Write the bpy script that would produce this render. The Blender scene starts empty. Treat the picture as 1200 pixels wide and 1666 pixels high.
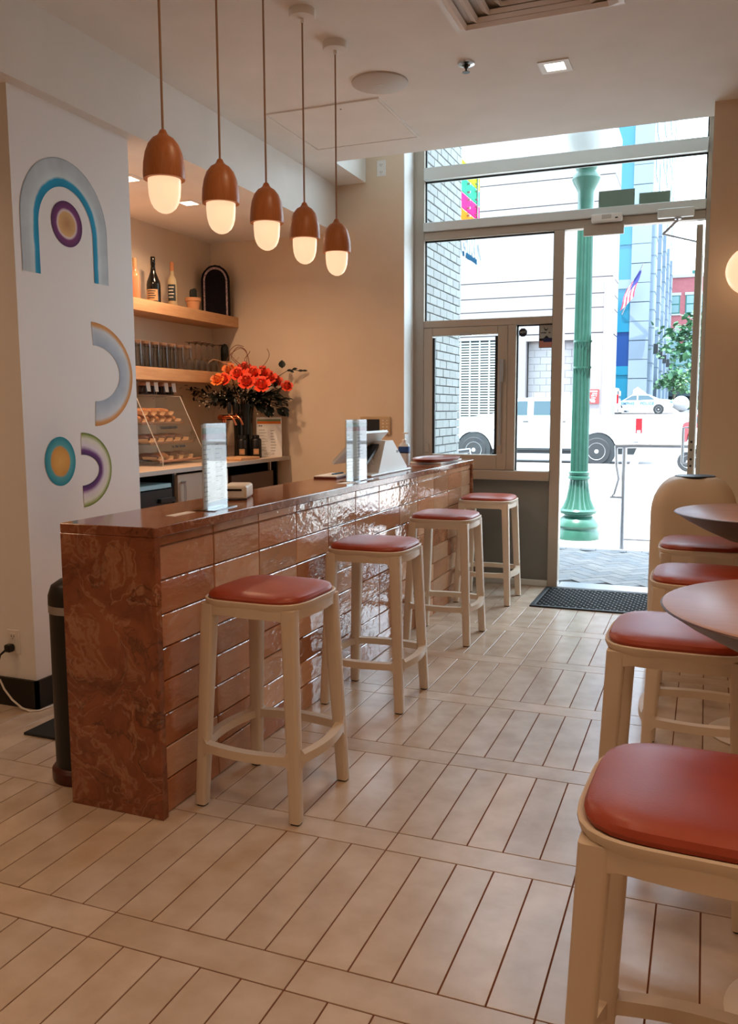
import bpy, bmesh, math, random
from mathutils import Vector, Matrix
random.seed(7)
PI = math.pi
SC = bpy.context.scene
COL = SC.collection

# ------------------------------------------------------------------ camera, world, sun, exposure
F_PX, YAW, PITCH, ROLL, CAM_H = 1383.8, 0.375665, 0.1182986, -0.0038888, 1.4
_cy, _sy = math.cos(YAW), math.sin(YAW)
FW = Vector((-_sy * math.cos(PITCH), _cy * math.cos(PITCH), -math.sin(PITCH)))
_r = Vector((_cy, _sy, 0)); _u = _r.cross(FW)
RT = math.cos(ROLL) * _r + math.sin(ROLL) * _u
UP = -math.sin(ROLL) * _r + math.cos(ROLL) * _u
CAM = Vector((0, 0, CAM_H))
cd = bpy.data.cameras.new('camera'); cam = bpy.data.objects.new('camera', cd); COL.objects.link(cam)
cd.sensor_fit = 'HORIZONTAL'; cd.sensor_width = 36.0; cd.lens = F_PX / 1200 * 36.0
cd.clip_start = 0.02; cd.clip_end = 1000
m3 = Matrix((RT, UP, -FW)).transposed()
cam.matrix_world = Matrix.Translation(CAM) @ m3.to_4x4()
SC.camera = cam

SC.view_settings.view_transform = 'Standard'
SC.view_settings.look = 'None'
SC.view_settings.gamma = 1.0
SC.view_settings.use_curve_mapping = False
SC.view_settings.exposure = 0.55

SKY_STRENGTH, SUN_STRENGTH = 6.0, 10.0
world = bpy.data.worlds.new('sky'); SC.world = world; world.use_nodes = True
_bg = world.node_tree.nodes['Background']
_bg.inputs[0].default_value = (0.69, 0.855, 1.0, 1); _bg.inputs[1].default_value = SKY_STRENGTH
sl = bpy.data.lights.new('sun', 'SUN'); sl.energy = SUN_STRENGTH; sl.angle = math.radians(0.6); sl.color = (1, 0.98, 0.95)
sun = bpy.data.objects.new('sun', sl); COL.objects.link(sun)
sun.rotation_euler = Vector((0.10, 0.26, -1.0)).to_track_quat('-Z', 'Y').to_euler()
pl = bpy.data.lights.new('window_portal', 'AREA'); pl.shape = 'RECTANGLE'; pl.size = 2.2; pl.size_y = 3.7; pl.cycles.is_portal = True
po = bpy.data.objects.new('window_portal', pl); COL.objects.link(po); po.location = (-1.15, 6.70, 1.87); po.rotation_euler = (-PI / 2, 0, 0)

LAMP_W, RECESS_W, LEFT_W = 3.5, 9.0, 3.6      # watts of the ceiling downlights

def proj(p):
    d = Vector(p) - CAM; z = d.dot(FW)
    if z < 0.05: return None
    return (600 + F_PX * d.dot(RT) / z, 833 - F_PX * d.dot(UP) / z, z)

# ------------------------------------------------------------------ materials
def lin(c):
    return tuple(((v / 255) / 12.92 if v <= 10 else (((v / 255) + 0.055) / 1.055) ** 2.4) for v in c) + (1,)
MATS = {}
def pm(name, col, rough=0.5, metal=0.0, col2=None, scale=8.0, stretch=(1, 1, 1), bump=0.0, bscale=30.0, rnd=0.0, rnd2=None,
       coat=0.0, alpha=1.0, emis=None, estr=0.0, spec=0.5, detail=4.0, sheen=0.0, contrast=(0.35, 0.65), coords='Object', rrough=0.0, trans=0.0, ior=1.45):
    m = bpy.data.materials.new(name); m.use_nodes = True; nt = m.node_tree; N = nt.nodes; L = nt.links
    b = N['Principled BSDF']
    b.inputs['Roughness'].default_value = rough; b.inputs['Metallic'].default_value = metal
    b.inputs['Specular IOR Level'].default_value = spec; b.inputs['IOR'].default_value = ior
    b.inputs['Coat Weight'].default_value = coat; b.inputs['Coat Roughness'].default_value = 0.05
    b.inputs['Transmission Weight'].default_value = trans
    b.inputs['Base Color'].default_value = lin(col)
    tc = N.new('ShaderNodeTexCoord'); mp = N.new('ShaderNodeMapping'); mp.inputs['Scale'].default_value = stretch
    L.new(tc.outputs[coords], mp.inputs[0]); vec = mp.outputs[0]
    out = None
    if rnd or rnd2:
        oi = N.new('ShaderNodeObjectInfo')
        ad = N.new('ShaderNodeVectorMath'); ad.operation = 'MULTIPLY_ADD'
        cx = N.new('ShaderNodeCombineXYZ'); L.new(oi.outputs['Random'], cx.inputs[0]); L.new(oi.outputs['Random'], cx.inputs[1])
        L.new(cx.outputs[0], ad.inputs[0]); ad.inputs[1].default_value = (37, 91, 13); L.new(vec, ad.inputs[2]); vec = ad.outputs[0]
    if col2:
        nz = N.new('ShaderNodeTexNoise'); nz.inputs['Scale'].default_value = scale; nz.inputs['Detail'].default_value = detail
        L.new(vec, nz.inputs['Vector'])
        mr = N.new('ShaderNodeMapRange'); mr.inputs[1].default_value = contrast[0]; mr.inputs[2].default_value = contrast[1]
        L.new(nz.outputs[0], mr.inputs[0])
        mx = N.new('ShaderNodeMix'); mx.data_type = 'RGBA'
        L.new(mr.outputs[0], mx.inputs[0]); mx.inputs[6].default_value = lin(col); mx.inputs[7].default_value = lin(col2)
        out = mx.outputs[2]
    if rnd2:
        mx = N.new('ShaderNodeMix'); mx.data_type = 'RGBA'; L.new(oi.outputs['Random'], mx.inputs[0])
        if out: L.new(out, mx.inputs[6])
        else: mx.inputs[6].default_value = lin(col)
        mx.inputs[7].default_value = lin(rnd2); out = mx.outputs[2]
    if rnd:
        hs = N.new('ShaderNodeHueSaturation'); mr = N.new('ShaderNodeMapRange')
        mr.inputs[3].default_value = 1 - rnd; mr.inputs[4].default_value = 1 + rnd
        ml = N.new('ShaderNodeMath'); ml.operation = 'MULTIPLY'; ml.inputs[1].default_value = 7.31; fr = N.new('ShaderNodeMath'); fr.operation = 'FRACT'
        L.new(oi.outputs['Random'], ml.inputs[0]); L.new(ml.outputs[0], fr.inputs[0]); L.new(fr.outputs[0], mr.inputs[0]); L.new(mr.outputs[0], hs.inputs['Value'])
        if out: L.new(out, hs.inputs['Color'])
        else: hs.inputs['Color'].default_value = lin(col)
        out = hs.outputs[0]
    if out: L.new(out, b.inputs['Base Color'])
    if bump:
        bn = N.new('ShaderNodeTexNoise'); bn.inputs['Scale'].default_value = bscale; bn.inputs['Detail'].default_value = 3
        L.new(vec, bn.inputs['Vector'])
        bp = N.new('ShaderNodeBump'); bp.inputs['Strength'].default_value = bump; bp.inputs['Distance'].default_value = 0.01
        L.new(bn.outputs[0], bp.inputs['Height']); L.new(bp.outputs[0], b.inputs['Normal'])
        if coat: L.new(bp.outputs[0], b.inputs['Coat Normal'])
    if emis:
        b.inputs['Emission Color'].default_value = lin(emis); b.inputs['Emission Strength'].default_value = estr
    MATS[name] = m
    return m

def glassy(name, tint=(255, 255, 255), rough=0.0, refl=0.5, ior=1.45):
    """thin clear sheet: see-through with a Fresnel reflection"""
    m = bpy.data.materials.new(name); m.use_nodes = True; nt = m.node_tree; N = nt.nodes; L = nt.links
    for n in list(N):
        if n.type != 'OUTPUT_MATERIAL': N.remove(n)
    o = [n for n in N if n.type == 'OUTPUT_MATERIAL'][0]
    t = N.new('ShaderNodeBsdfTransparent'); t.inputs[0].default_value = lin(tint)
    g = N.new('ShaderNodeBsdfGlossy'); g.inputs['Roughness'].default_value = rough
    f = N.new('ShaderNodeFresnel'); ge = N.new('ShaderNodeNewGeometry'); mr = N.new('ShaderNodeMapRange')
    mr.inputs[3].default_value = ior; mr.inputs[4].default_value = 1 / ior; L.new(ge.outputs['Backfacing'], mr.inputs[0]); L.new(mr.outputs[0], f.inputs[0])
    ml = N.new('ShaderNodeMath'); ml.operation = 'MULTIPLY'; ml.inputs[1].default_value = refl; ml.use_clamp = True
    mx = N.new('ShaderNodeMixShader'); L.new(f.outputs[0], ml.inputs[0]); L.new(ml.outputs[0], mx.inputs[0])
    L.new(t.outputs[0], mx.inputs[1]); L.new(g.outputs[0], mx.inputs[2]); L.new(mx.outputs[0], o.inputs[0])
    MATS[name] = m
    return m

def wood(name, c1, c2, axis='X', scale=6.0, rough=0.45, rnd=False, dist=3.0, ring=12.0):
    m = bpy.data.materials.new(name); m.use_nodes = True; nt = m.node_tree; N = nt.nodes; L = nt.links
    b = N['Principled BSDF']; b.inputs['Roughness'].default_value = rough
    tc = N.new('ShaderNodeTexCoord'); mp = N.new('ShaderNodeMapping')
    s = {'X': (0.12, 1, 1), 'Y': (1, 0.12, 1), 'Z': (1, 1, 0.12)}[axis]; mp.inputs['Scale'].default_value = s
    L.new(tc.outputs['Object'], mp.inputs[0])
    ad = N.new('ShaderNodeVectorMath'); ad.operation = 'ADD'; L.new(mp.outputs[0], ad.inputs[0])
    oi = N.new('ShaderNodeObjectInfo'); cx = N.new('ShaderNodeCombineXYZ'); L.new(oi.outputs['Random'], cx.inputs[0]); L.new(oi.outputs['Random'], cx.inputs[2]); L.new(cx.outputs[0], ad.inputs[1])
    nz = N.new('ShaderNodeTexNoise'); nz.inputs['Scale'].default_value = scale; nz.inputs['Detail'].default_value = 2; L.new(ad.outputs[0], nz.inputs['Vector'])
    ml = N.new('ShaderNodeMath'); ml.operation = 'MULTIPLY'; ml.inputs[1].default_value = ring; L.new(nz.outputs[0], ml.inputs[0])
    sn = N.new('ShaderNodeMath'); sn.operation = 'SINE'; L.new(ml.outputs[0], sn.inputs[0])
    n2 = N.new('ShaderNodeTexNoise'); n2.inputs['Scale'].default_value = scale * 14; n2.inputs['Detail'].default_value = 3; L.new(ad.outputs[0], n2.inputs['Vector'])
    av = N.new('ShaderNodeMath'); av.operation = 'MULTIPLY_ADD'; av.inputs[1].default_value = 0.3; L.new(sn.outputs[0], av.inputs[0]); L.new(n2.outputs[0], av.inputs[2])
    mr = N.new('ShaderNodeMapRange'); mr.inputs[1].default_value = 0.1; mr.inputs[2].default_value = 0.9; L.new(av.outputs[0], mr.inputs[0])
    mx = N.new('ShaderNodeMix'); mx.data_type = 'RGBA'; mx.inputs[6].default_value = lin(c1); mx.inputs[7].default_value = lin(c2)
    L.new(mr.outputs[0], mx.inputs[0]); L.new(mx.outputs[2], b.inputs['Base Color'])
    MATS[name] = m
    return m

def marble(name, dark, mid, vein, scale=3.0, rough=0.12):
    m = bpy.data.materials.new(name); m.use_nodes = True; nt = m.node_tree; N = nt.nodes; L = nt.links
    b = N['Principled BSDF']; b.inputs['Roughness'].default_value = rough; b.inputs['Specular IOR Level'].default_value = 0.6
    tc = N.new('ShaderNodeTexCoord')
    n0 = N.new('ShaderNodeTexNoise'); n0.inputs['Scale'].default_value = scale; n0.inputs['Detail'].default_value = 5; L.new(tc.outputs['Object'], n0.inputs['Vector'])
    dv = N.new('ShaderNodeVectorMath'); dv.operation = 'MULTIPLY_ADD'; dv.inputs[1].default_value = (0.5, 0.5, 0.5)
    L.new(n0.outputs['Color'], dv.inputs[0]); L.new(tc.outputs['Object'], dv.inputs[2])
    n1 = N.new('ShaderNodeTexNoise'); n1.inputs['Scale'].default_value = scale * 2.2; n1.inputs['Detail'].default_value = 8; n1.inputs['Roughness'].default_value = 0.65; L.new(dv.outputs[0], n1.inputs['Vector'])
    r1 = N.new('ShaderNodeValToRGB'); r1.color_ramp.elements[0].position = 0.32; r1.color_ramp.elements[0].color = lin(dark); r1.color_ramp.elements[1].position = 0.68; r1.color_ramp.elements[1].color = lin(mid)
    L.new(n1.outputs[0], r1.inputs[0])
    mx = N.new('ShaderNodeMix'); mx.data_type = 'RGBA'; L.new(r1.outputs[0], mx.inputs[6]); mx.inputs[7].default_value = lin(vein)
    def veins(sc, width, amt):
        vo = N.new('ShaderNodeTexNoise'); vo.inputs['Scale'].default_value = sc; vo.inputs['Detail'].default_value = 6; vo.inputs['Distortion'].default_value = 1.2
        L.new(dv.outputs[0], vo.inputs['Vector'])
        sb = N.new('ShaderNodeMath'); sb.operation = 'SUBTRACT'; sb.inputs[1].default_value = 0.5; L.new(vo.outputs[0], sb.inputs[0])
        ab = N.new('ShaderNodeMath'); ab.operation = 'ABSOLUTE'; L.new(sb.outputs[0], ab.inputs[0])
        mr = N.new('ShaderNodeMapRange'); mr.inputs[1].default_value = 0.0; mr.inputs[2].default_value = width; mr.inputs[3].default_value = amt; mr.inputs[4].default_value = 0.0
        L.new(ab.outputs[0], mr.inputs[0])
        mm = N.new('ShaderNodeMath'); mm.operation = 'MULTIPLY'; L.new(mr.outputs[0], mm.inputs[0]); L.new(n0.outputs[0], mm.inputs[1])
        return mm.outputs[0]
    L.new(veins(scale * 1.7, 0.035, 0.9), mx.inputs[0])
    mx2 = N.new('ShaderNodeMix'); mx2.data_type = 'RGBA'; L.new(mx.outputs[2], mx2.inputs[6]); mx2.inputs[7].default_value = lin(tuple(int(v * 0.5) for v in dark))
    L.new(veins(scale * 0.8, 0.012, 1.1), mx2.inputs[0])
    L.new(mx2.outputs[2], b.inputs['Base Color'])
    MATS[name] = m
    return m

def ramp_attr(name, stops, rough=0.8):
    """paint whose colour runs across the stroke (attribute 'across', 0 inside .. 1 outside) with watery blotches"""
    m = bpy.data.materials.new(name); m.use_nodes = True; nt = m.node_tree; N = nt.nodes; L = nt.links
    b = N['Principled BSDF']; b.inputs['Roughness'].default_value = rough
    at = N.new('ShaderNodeAttribute'); at.attribute_name = 'across'
    tc = N.new('ShaderNodeTexCoord'); nz = N.new('ShaderNodeTexNoise'); nz.inputs['Scale'].default_value = 14; nz.inputs['Detail'].default_value = 5; L.new(tc.outputs['Object'], nz.inputs['Vector'])
    ma = N.new('ShaderNodeMath'); ma.operation = 'MULTIPLY_ADD'; ma.inputs[1].default_value = 0.10; L.new(nz.outputs[0], ma.inputs[0])
    sb = N.new('ShaderNodeMath'); sb.operation = 'SUBTRACT'; sb.inputs[1].default_value = 0.05; L.new(at.outputs['Fac'], sb.inputs[0]); L.new(sb.outputs[0], ma.inputs[2])
    r = N.new('ShaderNodeValToRGB'); el = r.color_ramp.elements
    el[0].position, el[0].color = stops[0][0], lin(stops[0][1]); el[1].position, el[1].color = stops[-1][0], lin(stops[-1][1])
    for p, c in stops[1:-1]:
        e = el.new(p); e.color = lin(c)
    L.new(ma.outputs[0], r.inputs[0])
    hs = N.new('ShaderNodeHueSaturation'); mr = N.new('ShaderNodeMapRange'); mr.inputs[1].default_value = 0.3; mr.inputs[2].default_value = 0.7; mr.inputs[3].default_value = 0.9; mr.inputs[4].default_value = 1.06
    n2 = N.new('ShaderNodeTexNoise'); n2.inputs['Scale'].default_value = 9; L.new(tc.outputs['Object'], n2.inputs['Vector']); L.new(n2.outputs[0], mr.inputs[0]); L.new(mr.outputs[0], hs.inputs['Value'])
    L.new(r.outputs[0], hs.inputs['Color']); L.new(hs.outputs[0], b.inputs['Base Color'])
    MATS[name] = m
    return m

pm('ceiling_paint', (236, 234, 230), 0.9, col2=(230, 228, 224), scale=3)
pm('white_paint', (238, 238, 238), 0.7, bump=0.02, bscale=60)
pm('beige_paint', (226, 207, 183), 0.75, col2=(221, 201, 176), scale=2.5, bump=0.03, bscale=80)
pm('black_baseboard', (24, 19, 17), 0.5)
pm('floor_tile', (216, 198, 180), 0.24, col2=(198, 176, 154), scale=7.0, rnd=0.07, bump=0.03, bscale=40, detail=8, spec=1.0)
pm('floor_grout', (120, 66, 40), 0.9)
pm('bar_tile', (182, 118, 80), 0.08, col2=(168, 102, 66), scale=5, rnd=0.20, rnd2=(218, 172, 138), bump=0.42, bscale=12.0, coat=0.6, spec=0.7, stretch=(1, 1, 2.2))
pm('bar_grout', (206, 160, 122), 0.8)
marble('brown_marble', (112, 58, 34), (158, 94, 62), (196, 150, 118), 3.2)
pm('stool_plastic', (222, 206, 186), 0.42)
pm('seat_leather', (170, 66, 34), 0.38, col2=(160, 59, 30), scale=10, bump=0.04, bscale=220, spec=0.75)
wood('table_wood', (178, 124, 96), (194, 146, 120), 'X', 6.0, 0.3, ring=14)
pm('table_edge', (74, 26, 15), 0.35)
pm('table_metal', (226, 212, 194), 0.4)
wood('pendant_wood', (188, 116, 62), (160, 92, 46), 'Z', 9.0, 0.38, ring=9)
pm('lamp_glass', (255, 226, 196), 0.3, emis=(255, 214, 172), estr=0.62)
pm('lamp_cord', (168, 138, 112), 0.8)
pm('lamp_panel', (255, 240, 220), 0.4, emis=(255, 236, 210), estr=7.0)
pm('fixture_white', (232, 230, 226), 0.45)
pm('fixture_grey', (196, 190, 182), 0.6)
pm('chrome', (200, 200, 200), 0.15, 1.0)
pm('brushed_metal', (172, 172, 176), 0.32, 0.85)
pm('vent_metal', (238, 234, 232), 0.3, 0.0)
pm('black_plastic', (20, 19, 19), 0.4)
pm('black_rubber', (30, 32, 33), 0.65)
wood('shelf_wood', (214, 168, 122), (194, 144, 98), 'Y', 5.0, 0.5, ring=16)
pm('window_frame', (178, 167, 153), 0.42, 0.2)
pm('window_frame_bright', (214, 218, 216), 0.38, 0.25)
pm('frame_seal', (26, 28, 30), 0.6)
glassy('window_glass', (250, 253, 252), 0.0, 0.8)
glassy('clear_acrylic', (243, 246, 248), 0.02, 1.6)
glassy('drink_glass', (236, 233, 228), 0.03, 1.6)
pm('grey_panel', (116, 116, 112), 0.55, col2=(126, 126, 122), scale=3)
# ------------------------------------------------------------------ mesh helpers
class MB:
    def __init__(s): s.v = []; s.f = []; s.sm = []
    def add(s, verts, faces, M=None, smooth=False):
        o = len(s.v)
        for p in verts:
            p = Vector(p); s.v.append(tuple(M @ p) if M else tuple(p))
        for f in faces: s.f.append(tuple(i + o for i in f)); s.sm.append(smooth)
        return s
    def box(s, a, b, M=None):
        x0, y0, z0 = [min(i, j) for i, j in zip(a, b)]; x1, y1, z1 = [max(i, j) for i, j in zip(a, b)]
        v = [(x0, y0, z0), (x1, y0, z0), (x1, y1, z0), (x0, y1, z0), (x0, y0, z1), (x1, y0, z1), (x1, y1, z1), (x0, y1, z1)]
        return s.add(v, [(0, 3, 2, 1), (4, 5, 6, 7), (0, 1, 5, 4), (1, 2, 6, 5), (2, 3, 7, 6), (3, 0, 4, 7)], M)
    def rbox(s, a, b, w=0.004, seg=1, M=None, smooth=False):
        bm = bmesh.new(); bmesh.ops.create_cube(bm, size=1)
        c = [(i + j) / 2 for i, j in zip(a, b)]; d = [abs(j - i) for i, j in zip(a, b)]
        for v in bm.verts: v.co = Vector((c[0] + v.co.x * d[0], c[1] + v.co.y * d[1], c[2] + v.co.z * d[2]))
        bmesh.ops.bevel(bm, geom=bm.edges[:], offset=min(w, min(d) * 0.49), segments=seg, affect='EDGES', profile=0.5)
        bm.verts.index_update()
        s.add([v.co for v in bm.verts], [[v.index for v in f.verts] for f in bm.faces], M, smooth); bm.free(); return s
    def lathe(s, prof, n=24, M=None, smooth=True, flute=None):
        v = []; f = []
        for i, (r, z) in enumerate(prof):
            for k in range(n):
                a = 2 * PI * k / n; rr = r
                if flute and flute[0] <= i <= flute[1]: rr = r * (1 + flute[3] * (0.5 + 0.5 * math.cos(a * flute[2])) - flute[3])
                v.append((rr * math.cos(a), rr * math.sin(a), z))
        m = len(prof)
        for i in range(m - 1):
            for k in range(n): f.append((i * n + k, i * n + (k + 1) % n, (i + 1) * n + (k + 1) % n, (i + 1) * n + k))
        if prof[0][0] > 1e-5: f.append(tuple(reversed(range(n))))
        if prof[-1][0] > 1e-5: f.append(tuple((m - 1) * n + k for k in range(n)))
        return s.add(v, f, M, smooth)
    def tube(s, pts, r, n=8, M=None, smooth=True, caps=True):
        pts = [Vector(p) for p in pts]; v = []; f = []
        rs = r if isinstance(r, (list, tuple)) else [r] * len(pts)
        t0 = (pts[1] - pts[0]).normalized(); up = Vector((0, 0, 1)) if abs(t0.z) < 0.9 else Vector((1, 0, 0))
        nr = (up - t0 * up.dot(t0)).normalized()
        for i, p in enumerate(pts):
            t = (pts[min(i + 1, len(pts) - 1)] - pts[max(i - 1, 0)]).normalized()
            nr = (nr - t * nr.dot(t)).normalized(); bi = t.cross(nr)
            for k in range(n):
                a = 2 * PI * k / n; v.append(p + rs[i] * (math.cos(a) * nr + math.sin(a) * bi))
        for i in range(len(pts) - 1):
            for k in range(n): f.append((i * n + k, i * n + (k + 1) % n, (i + 1) * n + (k + 1) % n, (i + 1) * n + k))
        if caps: f.append(tuple(reversed(range(n)))); f.append(tuple((len(pts) - 1) * n + k for k in range(n)))
        return s.add(v, f, M, smooth)
    def loft(s, loops, M=None, smooth=True, cap=True):
        n = len(loops[0]); v = [p for l in loops for p in l]; f = []
        for i in range(len(loops) - 1):
            for k in range(n): f.append((i * n + k, i * n + (k + 1) % n, (i + 1) * n + (k + 1) % n, (i + 1) * n + k))
        if cap: f.append(tuple(reversed(range(n)))); f.append(tuple((len(loops) - 1) * n + k for k in range(n)))
        return s.add(v, f, M, smooth)
    def prism(s, poly, axis, a, b, M=None):
        """2D polygon extruded along an axis; poly gives the two other coordinates in xyz order"""
        def P(p, t): return {'x': (t, p[0], p[1]), 'y': (p[0], t, p[1]), 'z': (p[0], p[1], t)}[axis]
        n = len(poly); v = [P(p, a) for p in poly] + [P(p, b) for p in poly]
        f = [tuple(range(n)), tuple(range(2 * n - 1, n - 1, -1))] + [(k, k + n, (k + 1) % n + n, (k + 1) % n) for k in range(n)]
        return s.add(v, f, M)
    def ball(s, c, r, n=10, m=6, sq=(1, 1, 1)):
        prof = [(max(r * math.sin(PI * i / m), 1e-6 if i in (0, m) else 0), -r * math.cos(PI * i / m)) for i in range(m + 1)]
        return s.lathe(prof, n, Matrix.Translation(c) @ Matrix.Diagonal((*sq, 1)))
    def build(s, name, mat, parent=None, loc=None, auto=False):
        me = bpy.data.meshes.new(name); me.from_pydata(s.v, [], s.f); me.update()
        bm = bmesh.new(); bm.from_mesh(me); bmesh.ops.recalc_face_normals(bm, faces=bm.faces[:]); bm.to_mesh(me); bm.free()
        for p, q in zip(me.polygons, s.sm): p.use_smooth = q
        if any(s.sm):
            try: me.set_sharp_from_angle(angle=math.radians(38))
            except Exception: pass
        me.materials.append(MATS[mat])
        return ob(name, me, parent, loc)
def ob(name, me, parent=None, loc=None):
    o = bpy.data.objects.new(name, me); COL.objects.link(o)
    if loc is not None: o.location = loc
    if parent is not None: o.parent = parent
    return o
def empty(name, loc=(0, 0, 0), rz=0, rot=None):
    o = bpy.data.objects.new(name, None); o.empty_display_size = 0.1; COL.objects.link(o); o.location = loc
    o.rotation_euler = rot if rot else (0, 0, rz)
    return o
def tag(o, label, cat, group=None, kind=None):
    o['label'] = label; o['category'] = cat
    if group: o['group'] = group
    if kind: o['kind'] = kind
    return o
def struct(o, label=None):
    o['kind'] = 'structure'
    if label: o['label'] = label
    return o
def dup(root, loc=None, rz=None, scale=None):
    def cp(o, par):
        c = o.copy(); COL.objects.link(c); c.parent = par
        for ch in list(o.children): cp(ch, c)
        return c
    r = cp(root, root.parent)
    if loc is not None: r.location = loc
    if rz is not None: r.rotation_euler = (0, 0, rz)
    if scale is not None: r.scale = scale
    return r
def box(name, a, b, mat, parent=None, w=0.0, seg=1, smooth=False):
    m = MB()
    (m.rbox(a, b, w, seg, None, smooth) if w else m.box(a, b))
    return m.build(name, mat, parent)
def rsq(hx, hy, r, z=0, n=6, cx=0, cy=0):
    """rounded rectangle loop"""
    out = []
    for q, (sx, sy) in enumerate(((1, 1), (-1, 1), (-1, -1), (1, -1))):
        for k in range(n + 1):
            a = PI / 2 * q + PI / 2 * k / n
            out.append((cx + sx * (hx - r) + r * math.cos(a), cy + sy * (hy - r) + r * math.sin(a), z))
    return out
def text(name, s, size, loc, right, up, mat, parent=None, extrude=0.0006, align='LEFT', bold=0.0):
    cu = bpy.data.curves.new(name, 'FONT'); cu.body = s; cu.size = size; cu.extrude = extrude; cu.align_x = align; cu.resolution_u = 2; cu.offset = bold
    t = bpy.data.objects.new(name, cu); COL.objects.link(t)
    dg = bpy.context.evaluated_depsgraph_get(); me = bpy.data.meshes.new_from_object(t.evaluated_get(dg)); me.name = name
    bpy.data.objects.remove(t); bpy.data.curves.remove(cu)
    right = Vector(right).normalized(); up = Vector(up).normalized(); nrm = right.cross(up)
    M = Matrix.Translation(loc) @ Matrix((right, up, nrm)).transposed().to_4x4()
    me.transform(M); me.materials.clear(); me.materials.append(MATS[mat])
    return ob(name, me, parent)
def marks(name, n, w, h, loc, right, up, mat, parent, seed=1, t=0.0008):
    """a line of print too small to read: a row of short uneven blocks"""
    rg = random.Random(seed); right = Vector(right).normalized(); up = Vector(up).normalized(); nr = right.cross(up)
    M = Matrix.Translation(loc) @ Matrix((right, up, nr)).transposed().to_4x4(); m = MB(); x = 0.0; step = w / n
    for k in range(n):
        if rg.random() > 0.14: m.box((k * step, rg.uniform(0, 0.12) * h, -t), ((k + rg.uniform(0.6, 0.86)) * step, rg.uniform(0.82, 1.0) * h, t), M)
    return m.build(name, mat, parent)
def local(parent, o):
    """keep o where it is in the world although it gets a parent"""
    o.parent = parent; bpy.context.view_layer.update(); o.matrix_parent_inverse = parent.matrix_world.inverted(); return o

# ------------------------------------------------------------------ the room
ZC, ZB = 3.193, 2.83            # ceiling, underside of the bulkhead
XR, XL, YN = 1.5, -5.2, -3.0    # right wall, left wall, rear wall
YW, YE = 6.72, 6.5              # storefront, wall at the end of the bar
YP, XP = 5.615, -0.025          # pier beside the door
YK = 5.885                      # edge of the raised ceiling pocket at the window
XK = -2.58

fl = struct(box('floor', (XL, YN, -0.06), (XR, 6.80, -0.003), 'floor_grout'))
# floor planks: seven-row weave of planks running to the street with cross strips between the rows
GX, GY, PX_, PY_ = -0.902, 1.8285, 0.1178, 0.7125
g = 0.0021
def plank_mesh(w, l):
    m = MB(); m.rbox((-w / 2, -l / 2, -0.012), (w / 2, l / 2, 0), 0.0009, 1)
    me = bpy.data.meshes.new('tile'); me.from_pydata(m.v, [], m.f); me.materials.append(MATS['floor_tile']); return me
PL = PY_ - 0.12
me_plank = plank_mesh(PX_ - 2 * g, PL - 2 * g); me_strip = plank_mesh(PX_ * 5 - 2 * g, 0.12 - 2 * g)
tiles = []
for j in range(-8, 9):
    ys0 = GY + j * PY_                       # top edge of a strip; planks start here
    yc = ys0 + PL / 2
    for i in range(-60, 40):
        xc = GX + (i + 0.5) * PX_
        tiles.append((xc, yc, PX_ / 2, PL / 2, me_plank))
    for i in range(-12, 8):
        xc = GX + (i + 0.5) * 5 * PX_
        tiles.append((xc, ys0 - 0.06, 2.5 * PX_, 0.06, me_strip))
keep = []
for t in tiles:
    x, y, hx, hy, me = t
    x0, x1, y0, y1 = max(x - hx, XL), min(x + hx, XR), max(y - hy, YN), min(y + hy, 6.79)
    if x1 - x0 < 0.02 or y1 - y0 < 0.02: continue
    if x0 > -2.05 and x1 < -1.71 and y0 > 2.36 and y1 < 6.45: continue
    if (x1 < -2.92 and y0 > 3.1 and (y1 < 3.88 or x1 < -4.05)) or (x0 > 0.0 and y0 > 5.63) : continue
    ps = [proj((px, py, 0)) for px in (x0, x1) for py in (y0, y1)]
    area = 0
    if all(ps):
        vis = [p for p in ps if -5 < p[0] < 1205 and -5 < p[1] < 1672]
        if vis and not (x1 < -2.1 and y0 > 2.9):
            area = (max(p[0] for p in ps) - min(p[0] for p in ps)) * (max(p[1] for p in ps) - min(p[1] for p in ps))
    full = abs(x1 - x0 - 2 * hx) < 1e-4 and abs(y1 - y0 - 2 * hy) < 1e-4
    keep.append((area, x0, x1, y0, y1, me, full))
keep.sort(key=lambda k: -k[0])
rest = MB(); cnt = 0
for area, x0, x1, y0, y1, me, full in keep:
    if area > 0 and full and cnt < 295:
        o = ob('tile', me, fl, ((x0 + x1) / 2, (y0 + y1) / 2, 0)); cnt += 1
    else:
        rest.box((x0 + g, y0 + g, -0.012), (x1 - g, y1 - g, 0))
ro = rest.build('tile_field', 'floor_tile', fl); ro['kind'] = 'stuff'

# ceiling with the raised pocket above the storefront
m = MB()
m.box((-2.83, YN, ZC), (XR, YK, ZC + 0.5)); m.box((-2.83, YK, ZC), (XK, YE + 0.3, ZC + 0.7)); m.box((XP, YK, ZC), (XR, YW + 0.1, ZC + 0.7))
m.box((XK, YK, 3.80), (XP, YW + 0.2, 3.9)); m.box((-2.83, YN, ZC + 0.5), (XR, YK, ZC + 0.7))
struct(m.build('ceiling', 'ceiling_paint'))
m = MB(); m.box((XL, YN, ZB), (-2.83, YE, ZC + 0.7))
struct(m.build('wall_bulkhead', 'ceiling_paint'))
struct(box('wall_end', (-4.3, YE, -0.05), (-2.262, 6.86, ZC + 0.7), 'beige_paint'))
struct(box('trim_1', (-2.262, YE - 0.002, 0.0), (-2.256, 6.722, 3.78), 'white_paint'))
struct(box('wall_back', (-4.3, 3.055, -0.05), (-4.02, YE, ZB), 'beige_paint'))
struct(box('wall_left', (XL, 3.057, -0.05), (-2.94, 3.4, ZB), 'beige_paint'))
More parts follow.
